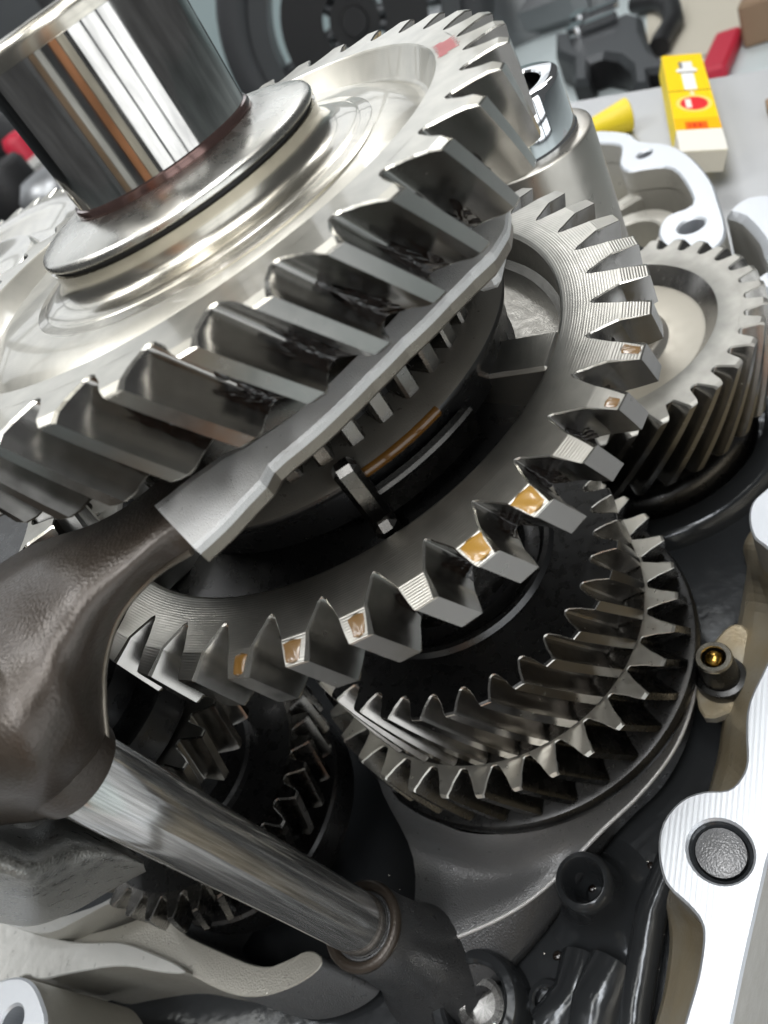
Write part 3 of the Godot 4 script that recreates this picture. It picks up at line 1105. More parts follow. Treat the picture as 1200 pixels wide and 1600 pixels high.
func forks() -> void:
	var b := MB.new()
	b.use("rod_steel")
	var c := Vector3(ROD.x, 0, ROD.y)
	b.lathe(arc_profile([[0, 0.66], [0.08, 0.66], [0.086, 0.668], [0.086, 1.30], [0.0855, 1.302], [0.0855, 2.02], [0.087, 2.03], [0.087, 2.72]]), 64)
	tag(obj("selector_rod", b, self, c), "smooth steel selector rod with long bright streaks at lower left", "rod")

	var t := thing("selector_fork", "brown cast selector fork with a bright milled prong under the top gear", "selector fork")
	var lower_edge := curve([-0.389, 0.755, 0.634, -0.486, 0.775, 0.590, -0.592, 0.800, 0.592, -0.681, 0.860, 0.606, -0.738, 0.920, 0.625, -0.801, 0.980, 0.684, -0.941, 1.000, 0.707, -1.076, 1.000, 0.635, -1.287, 1.000, 0.514])
	var b2 := MB.new()
	b2.use("cast_brown")
	b2.skin(web(curve([-0.274, 0.705, 0.513, -0.399, 0.700, 0.544, -0.502, 0.700, 0.518, -0.604, 0.700, 0.453, -0.682, 0.700, 0.409, -0.785, 0.705, 0.375, -0.928, 0.710, 0.314, -1.085, 0.720, 0.253, -1.295, 0.730, 0.161]), curve([-0.324, 0.708, 0.613, -0.425, 0.703, 0.624, -0.518, 0.704, 0.635, -0.597, 0.702, 0.653, -0.660, 0.718, 0.678, -0.712, 0.737, 0.725, -0.784, 0.729, 0.754, -0.889, 0.717, 0.719, -1.044, 0.720, 0.638]), lower_edge, Vector3(-0.05, -0.02, -0.14)))
	b2.lathe(arc_profile([[0.0, 0.80], [0.08, 0.80], [0.095, 0.83], [0.104, 0.95], [0.10, 0.985], [0.088, 0.992]]), 40, 0, TAU, c)
	obj("fork_body", b2, t)
	b2 = MB.new()
	b2.use("fork_wall")
	b2.tube(lower_edge.slice(0, 27), 0.007, 8)
	obj("parting_line", b2, t)
	var fr := []
	var sec := []
	var keys := [[39.0, 0.655, 0.575], [46.0, 0.664, 0.56], [52.0, 0.655, 0.545], [57.0, 0.630, 0.54], [63.0, 0.613, 0.54], [75.0, 0.597, 0.545], [84.0, 0.604, 0.552], [91.0, 0.620, 0.566], [97.0, 0.638, 0.580], [103.0, 0.655, 0.585], [105.5, 0.668, 0.587], [107.0, 0.698, 0.588], [110.0, 0.724, 0.585], [113.5, 0.762, 0.612], [117.0, 0.795, 0.665]]
	for i in keys.size() - 1:
		for k in 5:
			var f := k / 5.0
			add_prong(fr, sec, lerpf(keys[i][0], keys[i + 1][0], f), lerpf(keys[i][1], keys[i + 1][1], f), lerpf(keys[i][2], keys[i + 1][2], f))
	add_prong(fr, sec, 117.0, 0.795, 0.665)
	b = MB.new()
	b.use("milled")
	b.sweep(sec, fr)
	obj("prong_top", b, t)
	b = MB.new()
	b.use("fork_wall")
	var low := []
	for s in sec:
		var x0: float = s[0].x
		var x1: float = s[1].x
		low.append([Vector2(x0 + 0.004, 0.0), Vector2(x1 - 0.006, 0.0), Vector2(x1 - 0.006, -0.026), Vector2(x1 - 0.014, -0.034), Vector2(x0 + 0.006, -0.034)])
	b.sweep(low, fr)
	obj("prong_wall", b, t)
	b = MB.new()
	b.use("milled")
	b.box(Vector3(0.06, 0.13, 0.13), pol(0.575, 40.5, 0.765), Basis(Vector3.UP, -deg_to_rad(40.5)), 0.014)
	obj("end_pad", b, t)

	t = thing("lower_selector_fork", "dark cast selector fork curving around the lowest sleeve ring", "selector fork")
	b = MB.new()
	b.use("cast_gray")
	b.lathe(arc_profile([[0.088, 2.168], [0.112, 2.168], [0.126, 2.185], [0.128, 2.30], [0.140, 2.45], [0.17, 2.58], [0.21, 2.665]]), 48, 0, TAU, c, 60)
	obj("boss", b, t)
	var inner := curve([0.607, 2.400, 0.315, 0.475, 2.400, 0.471, 0.348, 2.400, 0.579, 0.212, 2.400, 0.652, 0.054, 2.400, 0.688, -0.161, 2.400, 0.669, -0.368, 2.400, 0.592, -0.540, 2.380, 0.449, -0.674, 2.340, 0.149])
	var ridge := curve([0.613, 2.440, 0.322, 0.466, 2.450, 0.492, 0.345, 2.470, 0.592, 0.210, 2.490, 0.656, 0.042, 2.500, 0.695, -0.130, 2.510, 0.710, -0.390, 2.530, 0.736, -0.592, 2.540, 0.717, -0.863, 2.520, 0.655])
	var under := curve([0.613, 2.500, 0.308, 0.466, 2.520, 0.474, 0.341, 2.540, 0.581, 0.200, 2.560, 0.652, 0.028, 2.580, 0.694, -0.140, 2.600, 0.716, -0.434, 2.630, 0.794, -0.688, 2.640, 0.836, -0.909, 2.640, 0.816])
	var g := []
	for i in inner.size():
		var a: Vector3 = inner[i]
		var r0: Vector3 = ridge[i]
		var deep := smoothstep(0.62, 0.9, float(i) / inner.size())
		var row := []
		for k in 11:
			var f := k / 10.0
			row.append(a.lerp(r0, f) + Vector3(0.03 * deep, -0.012 - 0.10 * deep, -0.03 * deep) * pow(sin(PI * f), 1.0 if deep < 0.1 else 2.0))
		g.append(row)
	b = MB.new()
	b.use("cast_mid")  # lighter than the lower face: light on it is in the colour
	b.skin(g, false)
	obj("upper_face", b, t)
	g = []
	for i in inner.size():
		var a: Vector3 = inner[i]
		var r0: Vector3 = ridge[i]
		var u: Vector3 = under[i]
		var row := []
		for k in 6:
			row.append(r0.lerp(u, k / 5.0) + Vector3(0, 0.006, 0) * sin(PI * k / 5.0))
		row.append(u + Vector3(-u.x, -0.1, -u.z) * 0.03)
		row.append(Vector3(a.x, u.y - 0.02, a.z))
		row.append(a)
		g.append(row)
	b = MB.new()
	b.use("cast_gray")
	b.skin(g, false)
	obj("lower_face", b, t)
	b = MB.new()
	b.use("milled")
	b.tube(ridge.slice(3, ridge.size()), 0.0075, 8)
	obj("ridge", b, t)
	b = MB.new()
	b.use("cast_brown")
	var ring := []
	for k in 17:
		ring.append(Vector2(0.112 + 0.017 * cos(TAU * k / 16.0 + PI), lv(2.17) + 0.017 * sin(-TAU * k / 16.0 - PI)))
	b.lathe(ring, 56, 0, TAU, c, 80)
	obj("collar_ring", b, t)
	b = MB.new()
	t = thing("left_selector_fork", "rough oily grey fork casting half hidden left of the selector rod", "selector fork")
	b = MB.new()
	b.use("cast_pale")
	b.skin(web(curve([-1.890, 1.380, -0.263, -1.607, 1.380, 0.034, -1.461, 1.380, 0.179, -1.361, 1.380, 0.274, -1.246, 1.360, 0.329, -1.165, 1.400, 0.432, -1.072, 1.450, 0.554]), curve([-1.198, 0.874, 0.643, -1.119, 0.951, 0.706, -1.084, 1.009, 0.728, -1.072, 1.078, 0.730, -1.057, 1.172, 0.676, -1.028, 1.260, 0.651, -1.027, 1.382, 0.624]), curve([-2.301, 1.750, -0.273, -1.993, 1.750, 0.010, -1.831, 1.750, 0.139, -1.705, 1.750, 0.232, -1.560, 1.750, 0.285, -1.416, 1.750, 0.308, -1.259, 1.720, 0.359]), Vector3(-0.1, 0.0, -0.16)))
	obj("fork_body", b, t)


func add_prong(fr: Array, sec: Array, a: float, ro: float, ri: float) -> void:
	# the left end is cut askew: the inner edge runs on past the outer one
	var p0 := pol(ri, a + maxf(0.0, a - 105.0) * 0.85, 0.722)
	var p1 := pol(ro, a, 0.722)
	fr.append([p0, (p1 - p0).normalized(), Vector3.UP])
	ro = p0.distance_to(p1)
	ri = 0.0
	sec.append([Vector2(ri, 0.0), Vector2(ro, 0.0), Vector2(ro, 0.014), Vector2(ro - 0.004, 0.020), Vector2(lerpf(ri, ro, 0.15), 0.036), Vector2(ri, 0.032)])


func plan(nums: Array) -> PackedVector2Array:
	var o := PackedVector2Array()
	for i in range(0, nums.size(), 2):
		o.append(Vector2(nums[i], nums[i + 1]))
	return o


# rounds a polygon's corners by a Catmull-Rom curve
func rounded(p: PackedVector2Array, k := 4, closed := true) -> PackedVector2Array:
	var o := PackedVector2Array()
	var m := p.size()
	for i in (m if closed else m - 1):
		var a := p[(i + m - 1) % m] if closed else p[maxi(i - 1, 0)]
		var b := p[i]
		var c := p[(i + 1) % m]
		var d := p[(i + 2) % m] if closed else p[mini(i + 2, m - 1)]
		for s in k:
			o.append(b.cubic_interpolate(c, a, d, float(s) / k))
	if not closed:
		o.append(p[m - 1])
	return o


# rounds a polygon by cutting its corners twice
func cut_corners(p: PackedVector2Array) -> PackedVector2Array:
	for pass_ in 2:
		var o := PackedVector2Array()
		for i in p.size():
			var c := p[(i + 1) % p.size()]
			o.append(p[i].lerp(c, 0.25))
			o.append(p[i].lerp(c, 0.75))
		p = o
	return p


func case_near() -> void:
	var t := thing("gearbox_case", "oily open gearbox case with a bright milled flange along the right side", "gearbox case")
	# bright flange
	var inner := plan([1.62, 0.20, 1.35, 0.33, 1.05, 0.40, 0.928, 0.410, 0.864, 0.419, 0.811, 0.462, 0.773, 0.522, 0.768, 0.581, 0.735, 0.684, 0.640, 0.768, 0.514, 0.840, 0.396, 0.896, 0.331, 0.953, 0.280, 1.009, 0.238, 1.032, 0.195, 1.035, 0.147, 1.004, 0.090, 0.989, 0.019, 1.005, -0.034, 1.052, -0.067, 1.118, -0.057, 1.184, -0.057, 1.224, -0.079, 1.256, -0.141, 1.306, -0.219, 1.355, -0.36, 1.45, -0.55, 1.56, -0.8, 1.62])
	var smooth := rounded(inner, 3, false)
	var outer := plan([-0.78, 1.80, -0.45, 1.60, -0.134, 1.405, -0.030, 1.332, 0.151, 1.210, 0.36, 1.09, 0.62, 0.98, 0.84, 0.88, 1.0, 0.72, 1.1, 0.60, 1.4, 0.52, 1.7, 0.38])
	var ring := smooth.duplicate()
	for i in outer.size():
		ring.append(outer[i])
	var b := MB.new()
	b.plate(ring, lv(2.0), lv(2.16), 0.006, "alloy", "alloy_cast", [[Vector2(0.082, 1.134), 0.0725], [Vector2(0.90, 0.62), 0.055]])
	b.plate(rounded(plan([-0.80, 1.66, -1.2, 1.50, -1.6, 1.12, -1.9, 0.78, -2.05, 0.62, -2.4, 0.72, -2.2, 1.1, -1.8, 1.62, -1.25, 2.0, -0.82, 2.0]), 3), lv(2.005), lv(2.16), 0.006, "alloy", "alloy_cast")
	obj("flange", b, t)
	b = MB.new()
	b.use("alloy_oily")
	for h in [[Vector2(0.082, 1.134), 0.072], [Vector2(0.90, 0.62), 0.0545]]:
		var pr := []
		for k in 5:   # thread turns
			pr.append(Vector2(h[1] - 0.001, lv(2.012 + k * 0.016)))
			pr.append(Vector2(h[1] - 0.010, lv(2.020 + k * 0.016)))
		pr.reverse()
		pr.reverse()
		pr.append(Vector2(0.0, pr[pr.size() - 1].y))
		pr.reverse()
		b.lathe(pr, 32, 0, TAU, Vector3(h[0].x, 0, h[0].y))
		b.use("cast_mid")
		b.lathe([Vector2(0, pr[pr.size() - 1].y + 0.012), Vector2(h[1] * 0.5, pr[pr.size() - 1].y + 0.009), Vector2(h[1] * 0.8, pr[pr.size() - 1].y + 0.001)], 24, 0, TAU, Vector3(h[0].x, 0, h[0].y), 60)
		b.use("alloy_oily")
	obj("bolt_hole", b, t)
	# inner wall sloping in from the flange
	var base := plan([1.62, -0.1, 1.35, 0.05, 1.10, 0.10, 1.0, 0.13, 0.95, 0.16, 0.915, 0.216, 0.88, 0.25, 0.828, 0.291, 0.74, 0.36, 0.616, 0.457, 0.54, 0.53, 0.45, 0.60, 0.38, 0.66, 0.32, 0.71, 0.27, 0.745, 0.22, 0.78, 0.182, 0.80, 0.11, 0.84, 0.03, 0.89, -0.03, 0.925, -0.10, 0.96, -0.13, 1.0, -0.16, 1.04, -0.20, 1.08, -0.27, 1.14, -0.36, 1.2, -0.46, 1.27, -0.58, 1.34, -0.78, 1.40])
	var bs := rounded(base, 3, false)
	b = MB.new()
	b.use("alloy_stained")
	var count := mini(smooth.size(), bs.size())
	var rows := 7
	for k in rows:
		for i in count - 1:
			var q := []
			for e in [[i, k], [i + 1, k], [i + 1, k + 1], [i, k + 1]]:
				var f: float = float(e[1]) / rows
				var pp := smooth[e[0]].lerp(bs[e[0]], 0.5 - 0.5 * cos(PI * minf(1.0, f * 1.05)))
				q.append(Vector3(pp.x, lv(2.15 + 0.50 * f), pp.y))
			b.flat(q[0], q[1], q[2], q[3], Vector3(-0.4, 1, -0.6))
	obj("inner_wall", b, t)
	# floor
	b = MB.new()
	var fl := plan([-2.6, -1.9, 2.2, -1.9, 2.2, 0.0, 1.62, 0.0])
	for i in bs.size():
		fl.append(bs[i] + Vector2(0.04, 0.05))
	fl.append_array(plan([-1.2, 1.55, -2.2, 1.0, -2.6, 0.2]))
	b.plate(fl, lv(2.66), lv(2.79), 0.01, "alloy_oily", "alloy_cast")
	obj("case_floor", b, t)
	# outer wall
	b = MB.new()
	b.use("alloy_cast")
	for i in outer.size() - 1:
		var a0 := outer[i] * 0.985
		var a1 := outer[i + 1] * 0.985
		b.flat(Vector3(a0.x, lv(2.15), a0.y), Vector3(a1.x, lv(2.15), a1.y), Vector3(a1.x, lv(2.79), a1.y), Vector3(a0.x, lv(2.79), a0.y), Vector3(a0.x, 0, a0.y))
	obj("outer_wall", b, t)
	# bosses on the floor
	b = MB.new()
	b.use("alloy_oily")
	b.lathe(arc_profile([[0.03, 2.64], [0.055, 2.60], [0.062, 2.50], [0.07, 2.49], [0.085, 2.495], [0.095, 2.52], [0.105, 2.60], [0.14, 2.64], [0.20, 2.662]]), 40, 0, TAU, Vector3(-0.27, 0, 0.80), 60)
	obj("boss", b, t)
	b = MB.new()
	b.use("rod_steel")
	b.lathe(arc_profile([[0.0, 2.655], [0.05, 2.655], [0.052, 2.62], [0.07, 2.615], [0.08, 2.62], [0.082, 2.66]]), 40, 0, TAU, Vector3(-0.77, 0, 0.86))
	b.use("alloy_oily")
	b.lathe(arc_profile([[0.10, 2.66], [0.105, 2.57], [0.115, 2.56], [0.14, 2.56], [0.15, 2.57], [0.165, 2.66]]), 48, 0, TAU, Vector3(-0.77, 0, 0.86))
	obj("bearing_cup", b, t)
	b = MB.new()
	b.use("steel_darkest")
	b.lathe(arc_profile([[0.40, 2.56], [0.43, 2.54], [0.47, 2.53], [0.50, 2.545], [0.52, 2.58], [0.53, 2.66]]), 72, 0, TAU, Vector3(1.116, 0, -0.704), 70)
	b.use("alloy_oily")
	b.lathe(arc_profile([[0.56, 2.60], [0.64, 2.59], [0.67, 2.60], [0.70, 2.66]]), 72, 0, TAU, Vector3(1.116, 0, -0.704), 70)
	obj("bearing_seat", b, t)
	b = MB.new()
	b.use("alloy_oily")
	b.tube([Vector3(0.05, lv(2.64), 0.83), Vector3(-0.16, lv(2.62), 0.95), Vector3(-0.36, lv(2.62), 1.12), Vector3(-0.52, lv(2.63), 1.28)], 0.05, 12)
	b.tube([Vector3(-0.35, lv(2.66), 1.0), Vector3(-0.45, lv(2.63), 1.06), Vector3(-0.55, lv(2.66), 1.14)], 0.09, 14)
	b.tube([Vector3(-0.42, lv(2.67), 0.92), Vector3(-0.50, lv(2.64), 1.0), Vector3(-0.62, lv(2.66), 1.02)], 0.07, 14)
	obj("rib", b, t)
	b = MB.new()
	b.use("alloy_oily")
	b.lathe(arc_profile([[0.0, 2.70], [0.035, 2.70], [0.04, 2.63], [0.046, 2.625], [0.06, 2.63], [0.07, 2.66]]), 28, 0, TAU, Vector3(-0.58, 0, 0.965))
	obj("oil_hole", b, t)
	# drops of oil and specks of metal lying in the case
	b = MB.new()
	for k in 240:
		b.use("oil" if k % 3 else "steel_edge")
		var p := Vector2(rng.randf_range(-1.0, 0.75), rng.randf_range(0.3, 1.35))
		if p.length() < 0.74:
			continue
		var r := rng.randf_range(0.004, 0.016) if k % 3 else rng.randf_range(0.002, 0.005)
		b.blob(Vector3(p.x, lv(2.66), p.y), Basis.from_scale(Vector3(r * rng.randf_range(0.8, 1.6), r * 0.45, r)), 8)
	obj("oil_drops", b, t).set_meta("kind", "stuff")
	# left side of the case
	b = MB.new()
	b.plate(cut_corners(plan([-2.712, -0.649, -2.285, -0.299, -2.071, -0.093, -1.909, 0.039, -1.753, 0.131, -1.690, 0.186, -1.614, 0.265, -1.531, 0.353, -1.493, 0.411, -1.601, 0.340, -1.746, 0.219, -1.970, 0.114, -2.104, 0.059, -2.167, -0.016, -2.281, 0.003, -2.663, -0.210])), lv(2.20), lv(2.66), 0.004, "alloy_pale", "alloy_cast")
	obj("ledge", b, t)
	b = MB.new()
	b.plate(cut_corners(plan([-2.137, -0.102, -1.986, -0.044, -1.842, 0.023, -1.687, 0.081, -1.556, 0.091, -1.469, 0.093, -1.434, 0.143, -1.457, 0.168, -1.551, 0.207, -1.399, 0.381, -1.260, 0.532, -1.167, 0.559, -1.089, 0.570, -1.052, 0.622, -1.074, 0.647, -1.171, 0.642, -1.295, 0.602, -1.404, 0.524, -1.560, 0.339, -1.721, 0.165, -1.990, -0.003])), lv(2.24), lv(2.62), 0.003, "alloy_cast", "cast_mid")
	obj("rib_plate", b, t)
	b = MB.new()
	b.plate(cut_corners(plan([-2.142, -0.153, -2.088, -0.123, -1.920, -0.047, -1.707, 0.031, -1.522, 0.019, -1.469, 0.088, -1.587, 0.078, -1.708, 0.035, -1.833, 0.013, -1.990, -0.019])), lv(2.12), lv(2.5), 0.002, "alloy_pale", "alloy_cast")
	obj("crescent_rim", b, t)
	b = MB.new()
	b.plate(rounded(plan([-2.45, 0.05, -2.15, 0.10, -2.03, 0.135, -1.95, 0.20, -1.905, 0.30, -1.90, 0.38, -2.0, 0.45, -2.3, 0.6, -2.5, 0.4]), 4), lv(2.0), lv(2.5), 0.008, "alloy", "alloy_cast", [[Vector2(-2.035, 0.285), 0.05]])
	obj("left_ear", b, t)


func case_far() -> void:
	var t := thing("far_casting", "pale casting with a milled flange and bolt ears lying behind the dished gear", "gearbox cover")
	var b := MB.new()
	# a C-shaped flange
	var f := rounded(plan([2.498, -2.680, 2.542, -2.376, 2.494, -2.196, 2.511, -1.962, 2.449, -1.708, 2.323, -1.424, 2.212, -1.248, 2.05, -1.02, 1.95, -0.95, 1.88, -0.98, 1.82, -1.07, 1.837, -1.195, 1.904, -1.330, 2.02, -1.40, 2.131, -1.345, 2.24, -1.50, 2.34, -1.74, 2.30, -1.90, 2.246, -2.00, 2.28, -2.12, 2.37, -2.22, 2.43, -2.32, 2.41, -2.5, 2.36, -2.68]), 3)
	b.plate(f, lv(2.2), lv(2.34), 0.01, "alloy", "alloy_cast", [[Vector2(2.005, -1.205), 0.062], [Vector2(2.401, -2.04), 0.04]])
	obj("flange", b, t)
	b = MB.new()
	b.plate(rounded(plan([2.20, -1.20, 2.185, -1.08, 2.10, -0.88, 2.02, -0.76, 1.97, -0.60, 2.2, -0.5, 2.4, -0.7, 2.42, -1.0, 2.34, -1.2]), 3), lv(2.26), lv(2.6), 0.03, "alloy", "alloy_pale")
	b.plate(rounded(plan([1.97, -0.80, 1.90, -0.60, 1.82, -0.45, 2.1, -0.3, 2.5, -0.4, 2.3, -0.7]), 3), lv(2.36), lv(2.7), 0.03, "alloy", "alloy_pale")
	obj("side_ear", b, t)
	b = MB.new()
	b.use("alloy_cast")
	# bearing housing and walls inside the C
	b.lathe(arc_profile([[0.16, 2.7], [0.16, 2.40], [0.17, 2.39], [0.25, 2.39], [0.26, 2.40], [0.28, 2.75]]), 48, 0, TAU, Vector3(1.98, 0, -1.72))
	b.plate(rounded(plan([1.7, -1.3, 2.2, -1.45, 2.33, -1.75, 2.45, -2.3, 2.4, -2.7, 1.9, -2.6, 1.6, -1.9]), 2), lv(2.62), lv(2.78), 0.02)
	b.plate(rounded(plan([2.30, -1.95, 2.0, -2.05, 1.98, -2.1, 2.32, -2.05]), 2), lv(2.36), lv(2.62), 0.02)
	b.plate(rounded(plan([1.85, -1.36, 1.72, -1.5, 1.76, -1.55, 1.92, -1.4]), 2), lv(2.30), lv(2.62), 0.02)
	obj("housing", b, t)
	b = MB.new()
	b.use("alloy_cast")
	var w := f
	for i in w.size():
		var a0 := w[i]
		var a1 := w[(i + 1) % w.size()]
		var o := Vector2(a1.y - a0.y, a0.x - a1.x)
		b.flat(Vector3(a0.x, lv(2.33), a0.y), Vector3(a1.x, lv(2.33), a1.y), Vector3(a1.x, lv(2.79), a1.y), Vector3(a0.x, lv(2.79), a0.y), Vector3(o.x, 0, o.y))
	obj("skirt", b, t)


func small_things() -> void:
	# oil nozzle with its brass ball
	var t := thing("oil_nozzle", "small black nozzle with a brass ball in its pale rim", "oil nozzle", Vector3(0.492, 0, 0.582))
	var b := MB.new()
	b.use("steel_darkest")
	b.lathe(arc_profile([[0.037, 2.34], [0.037, 2.305]]), 32)
	b.lathe(arc_profile([[0.056, 2.31], [0.058, 2.33], [0.062, 2.42], [0.078, 2.425], [0.083, 2.44], [0.083, 2.47]]), 32)
	obj("body", b, t)
	b = MB.new()
	b.use("steel_hub")
	b.lathe(arc_profile([[0.037, 2.305], [0.039, 2.30], [0.053, 2.30], [0.057, 2.305], [0.056, 2.312]]), 32)
	obj("rim", b, t)
	b = MB.new()
	b.use("brass")
	b.blob(Vector3(0, lv(2.325), 0), Basis.from_scale(Vector3.ONE * 0.032), 20)
	obj("ball", b, t)
	b = MB.new()
	b.plate(rounded(plan([-0.13, 0.06, -0.02, 0.10, 0.10, 0.06, 0.19, -0.09, 0.16, -0.14, 0.06, -0.12, -0.06, -0.06]), 3), lv(2.46), lv(2.50), 0.008, "alloy_stained", "alloy_cast")
	obj("plate", b, t)

	# bench
	b = MB.new()
	b.plate(plan([3.546, -4.555, 3.868, -3.718, 4.135, -3.001, 4.9, -0.9, 5.6, 1.2, 2.0, 3.2, -3.2, 3.0, -5.5, 0.5, -5.0, -5.0, 2.4, -7.6]), lv(2.80), lv(2.95), 0.03, "bench", "gray_metal")
	tag(obj("workbench", b), "brushed grey metal workbench top under the gearbox", "workbench")
	# bar along the bench
	b = MB.new()
	b.use("chrome")
	b.box(Vector3(0.13, 0.10, 2.2), Vector3(3.12, lv(2.74), -1.55), Basis(Vector3.UP, -deg_to_rad(36)), 0.03)
	b.use("cardboard")
	b.box(Vector3(0.05, 0.10, 2.2), Vector3(3.03, lv(2.75), -1.62), Basis(Vector3.UP, -deg_to_rad(36)), 0.01)
	tag(obj("edge_bar", b), "shiny silver bar lying along the bench beside the yellow box", "bar")

	# plug box: lies tilted against the casting
	var u2 := Vector3(0.7539, -0.3561, 0.5521)
	var u1 := Vector3(0.5873, -0.0112, -0.8093)
	u1 = (u1 - u2 * u1.dot(u2)).normalized()
	var nrm := u2.cross(u1).normalized()
	t = thing("plug_box", "yellow spark plug box with a plug picture and red oval", "box", Vector3(3.350, 0.276, -2.825))
	t.basis = Basis(u2, u1, nrm)
	var hw := 0.140
	var hl := 0.80
	b = MB.new()
	b.use("box_print")
	var p := [Vector3(-hw, hl, 0.0), Vector3(hw, hl, 0.0), Vector3(hw, -hl, 0.0), Vector3(-hw, -hl, 0.0)]
	b.quad(p[0], p[1], p[2], p[3], Vector3.BACK, Vector3.BACK, Vector3.BACK, Vector3.BACK, Vector2(0, 0), Vector2(1, 0), Vector2(1, 1), Vector2(0, 1))
	obj("lid_print", b, t)
	b = MB.new()
	b.use("yellow")
	b.box(Vector3(hw * 2.0, hl * 1.62, 0.14), Vector3(0, hl * 0.19, -0.073), Basis.IDENTITY, 0.006)
	obj("carton", b, t)
	b = MB.new()
	b.use("cream")
	b.box(Vector3(hw * 2.0, hl * 0.379, 0.14), Vector3(0, -hl * 0.811, -0.073), Basis.IDENTITY, 0.006)
	obj("carton_end", b, t)

	# yellow cap
	b = MB.new()
	b.use("yellow")
	b.lathe([Vector2(0, 0.36), Vector2(0.05, 0.355), Vector2(0.065, 0.33), Vector2(0.12, 0.02), Vector2(0.125, -0.02), Vector2(0.11, -0.03), Vector2(0, -0.03)], 36, 0, TAU, Vector3.ZERO, 60)
	var cap := tag(obj("yellow_cap", b, self, Vector3(3.28, lv(2.68), -3.52)), "yellow tapered plastic cap lying on the bench", "cap") as Node3D
	cap.basis = Basis(Vector3.UP, deg_to_rad(-20)) * Basis(Vector3.FORWARD, deg_to_rad(-82))


func background() -> void:
	var y := lv(7.0)
	# low wall below the unseen far window
	var b := MB.new()
	b.use("dark_metal")
	b.box(Vector3(58, 9.5, 1.0), Vector3(-26, y + 4.75, -37))
	b.use("wall_blue")
	b.box(Vector3(52, 9.5, 1.0), Vector3(29.1, y + 4.75, -37))
	struct("wall", b)
	# wheel standing behind the bench
	var hub := Vector3(WHEEL[0], WHEEL[1], WHEEL[2])
	var t := thing("motorcycle_wheel", "blurred black spoked wheel with a grey tyre standing on the floor", "wheel", hub)
	var face := Vector3(-0.45, 0.12, 1.0).normalized()
	t.basis = Basis(Vector3.UP.cross(face).normalized(), face.cross(Vector3.UP.cross(face).normalized()), face) * Basis(Vector3.RIGHT, PI / 2)
	b = MB.new()
	b.use("rubber")
	var pr := []
	for k in 25:
		var a := TAU * k / 24.0
		pr.append(Vector2(2.85 - 0.48 * cos(a) , 0.52 * sin(a)))
	b.lathe(pr, 64, 0, TAU, Vector3.ZERO, 80)
	obj("tyre", b, t)
	b = MB.new()
	b.use("dark_metal")
	b.lathe([Vector2(2.05, 0.42), Vector2(2.5, 0.45), Vector2(2.5, -0.45), Vector2(2.05, -0.42), Vector2(2.05, 0.42)], 64)
	obj("rim", b, t)
	for k in 5:
		b = MB.new()
		b.use("dark_metal")
		for s in [-0.16, 0.16]:
			var a: float = TAU * k / 5.0 + 0.4
			b.tube([Vector3(cos(a + s * 1.6) * 0.5, 0.1, sin(a + s * 1.6) * 0.5), Vector3(cos(a + s) * 1.3, 0.12, sin(a + s) * 1.3), Vector3(cos(a + s * 0.8) * 2.1, 0, sin(a + s * 0.8) * 2.1)], 0.15, 8)
		obj("spoke", b, t)
	b = MB.new()
	b.use("black")
	b.lathe([Vector2(0.0, 0.45), Vector2(0.3, 0.45), Vector2(0.32, 0.3), Vector2(0.6, 0.3), Vector2(0.62, -0.3), Vector2(0, -0.35)], 32)
	b.lathe([Vector2(0.75, 0.42), Vector2(1.75, 0.42), Vector2(1.75, 0.36), Vector2(0.75, 0.36), Vector2(0.75, 0.42)], 48)
	obj("hub", b, t)

	# engine parts on the blue floor
	t = thing("engine_housing", "grey metal housing with round bores on the pale blue floor", "housing", Vector3(12.1, y, -19.2))
	b = MB.new()
	b.use("gray_metal")
	b.lathe([Vector2(0.55, 1.5), Vector2(0.6, 1.7), Vector2(0.95, 1.7), Vector2(1.0, 1.6), Vector2(1.1, 0.0)], 36, 0, TAU, Vector3(-0.6, 0, -0.8))
	b.lathe([Vector2(0.3, 1.0), Vector2(0.35, 1.15), Vector2(0.6, 1.15), Vector2(0.65, 1.0), Vector2(0.8, 0.0)], 32, 0, TAU, Vector3(0.55, 0, 0.9))
	b.box(Vector3(2.2, 1.0, 2.6), Vector3(0, 0.5, 0), Basis(Vector3.UP, 0.5), 0.25)
	obj("shell", b, t)
	b = MB.new()
	b.use("black")
	b.lathe([Vector2(0, 1.3), Vector2(0.56, 1.3), Vector2(0.56, 1.6)], 32, 0, TAU, Vector3(-0.6, 0, -0.8))
	b.lathe([Vector2(0, 1.05), Vector2(0.31, 1.05)], 24, 0, TAU, Vector3(0.55, 0, 0.9))
	obj("bore", b, t)
	b = MB.new()
	b.use("gray_metal")
	b.lathe([Vector2(0, 1.4), Vector2(0.9, 1.4), Vector2(1.0, 1.3), Vector2(1.1, 0.2), Vector2(1.2, 0)], 36)
	tag(obj("round_cover", b, self, Vector3(13.3, y, -19.4)), "round grey metal cover beyond the black bracket", "cover")
	b = MB.new()
	b.plate(plan(BRACKET), y + 0.75, y + 0.05, 0.12, "dark_metal", "black")
	tag(obj("black_bracket", b), "black metal bracket with many arms lying on the pale blue floor", "bracket")
	b = MB.new()
	b.use("black")
	var arm := []
	for i in range(0, ARM.size(), 2):
		arm.append(Vector3(ARM[i], y + 0.25, ARM[i + 1]))
	b.tube(arm, 0.22, 10)
	tag(obj("chain_length", b), "dark hooked rod lying beside the black bracket", "rod")
	b = MB.new()
	b.use("chrome")
	b.box(Vector3(0.9, 0.2, 0.25), Vector3(0, 0.1, 0), Basis(Vector3.UP, -0.9), 0.06)
	b.lathe([Vector2(0, 0.24), Vector2(0.2, 0.24), Vector2(0.22, 0.2), Vector2(0.22, 0.0)], 6, 0, TAU, Vector3(-0.3, 0, -0.38))
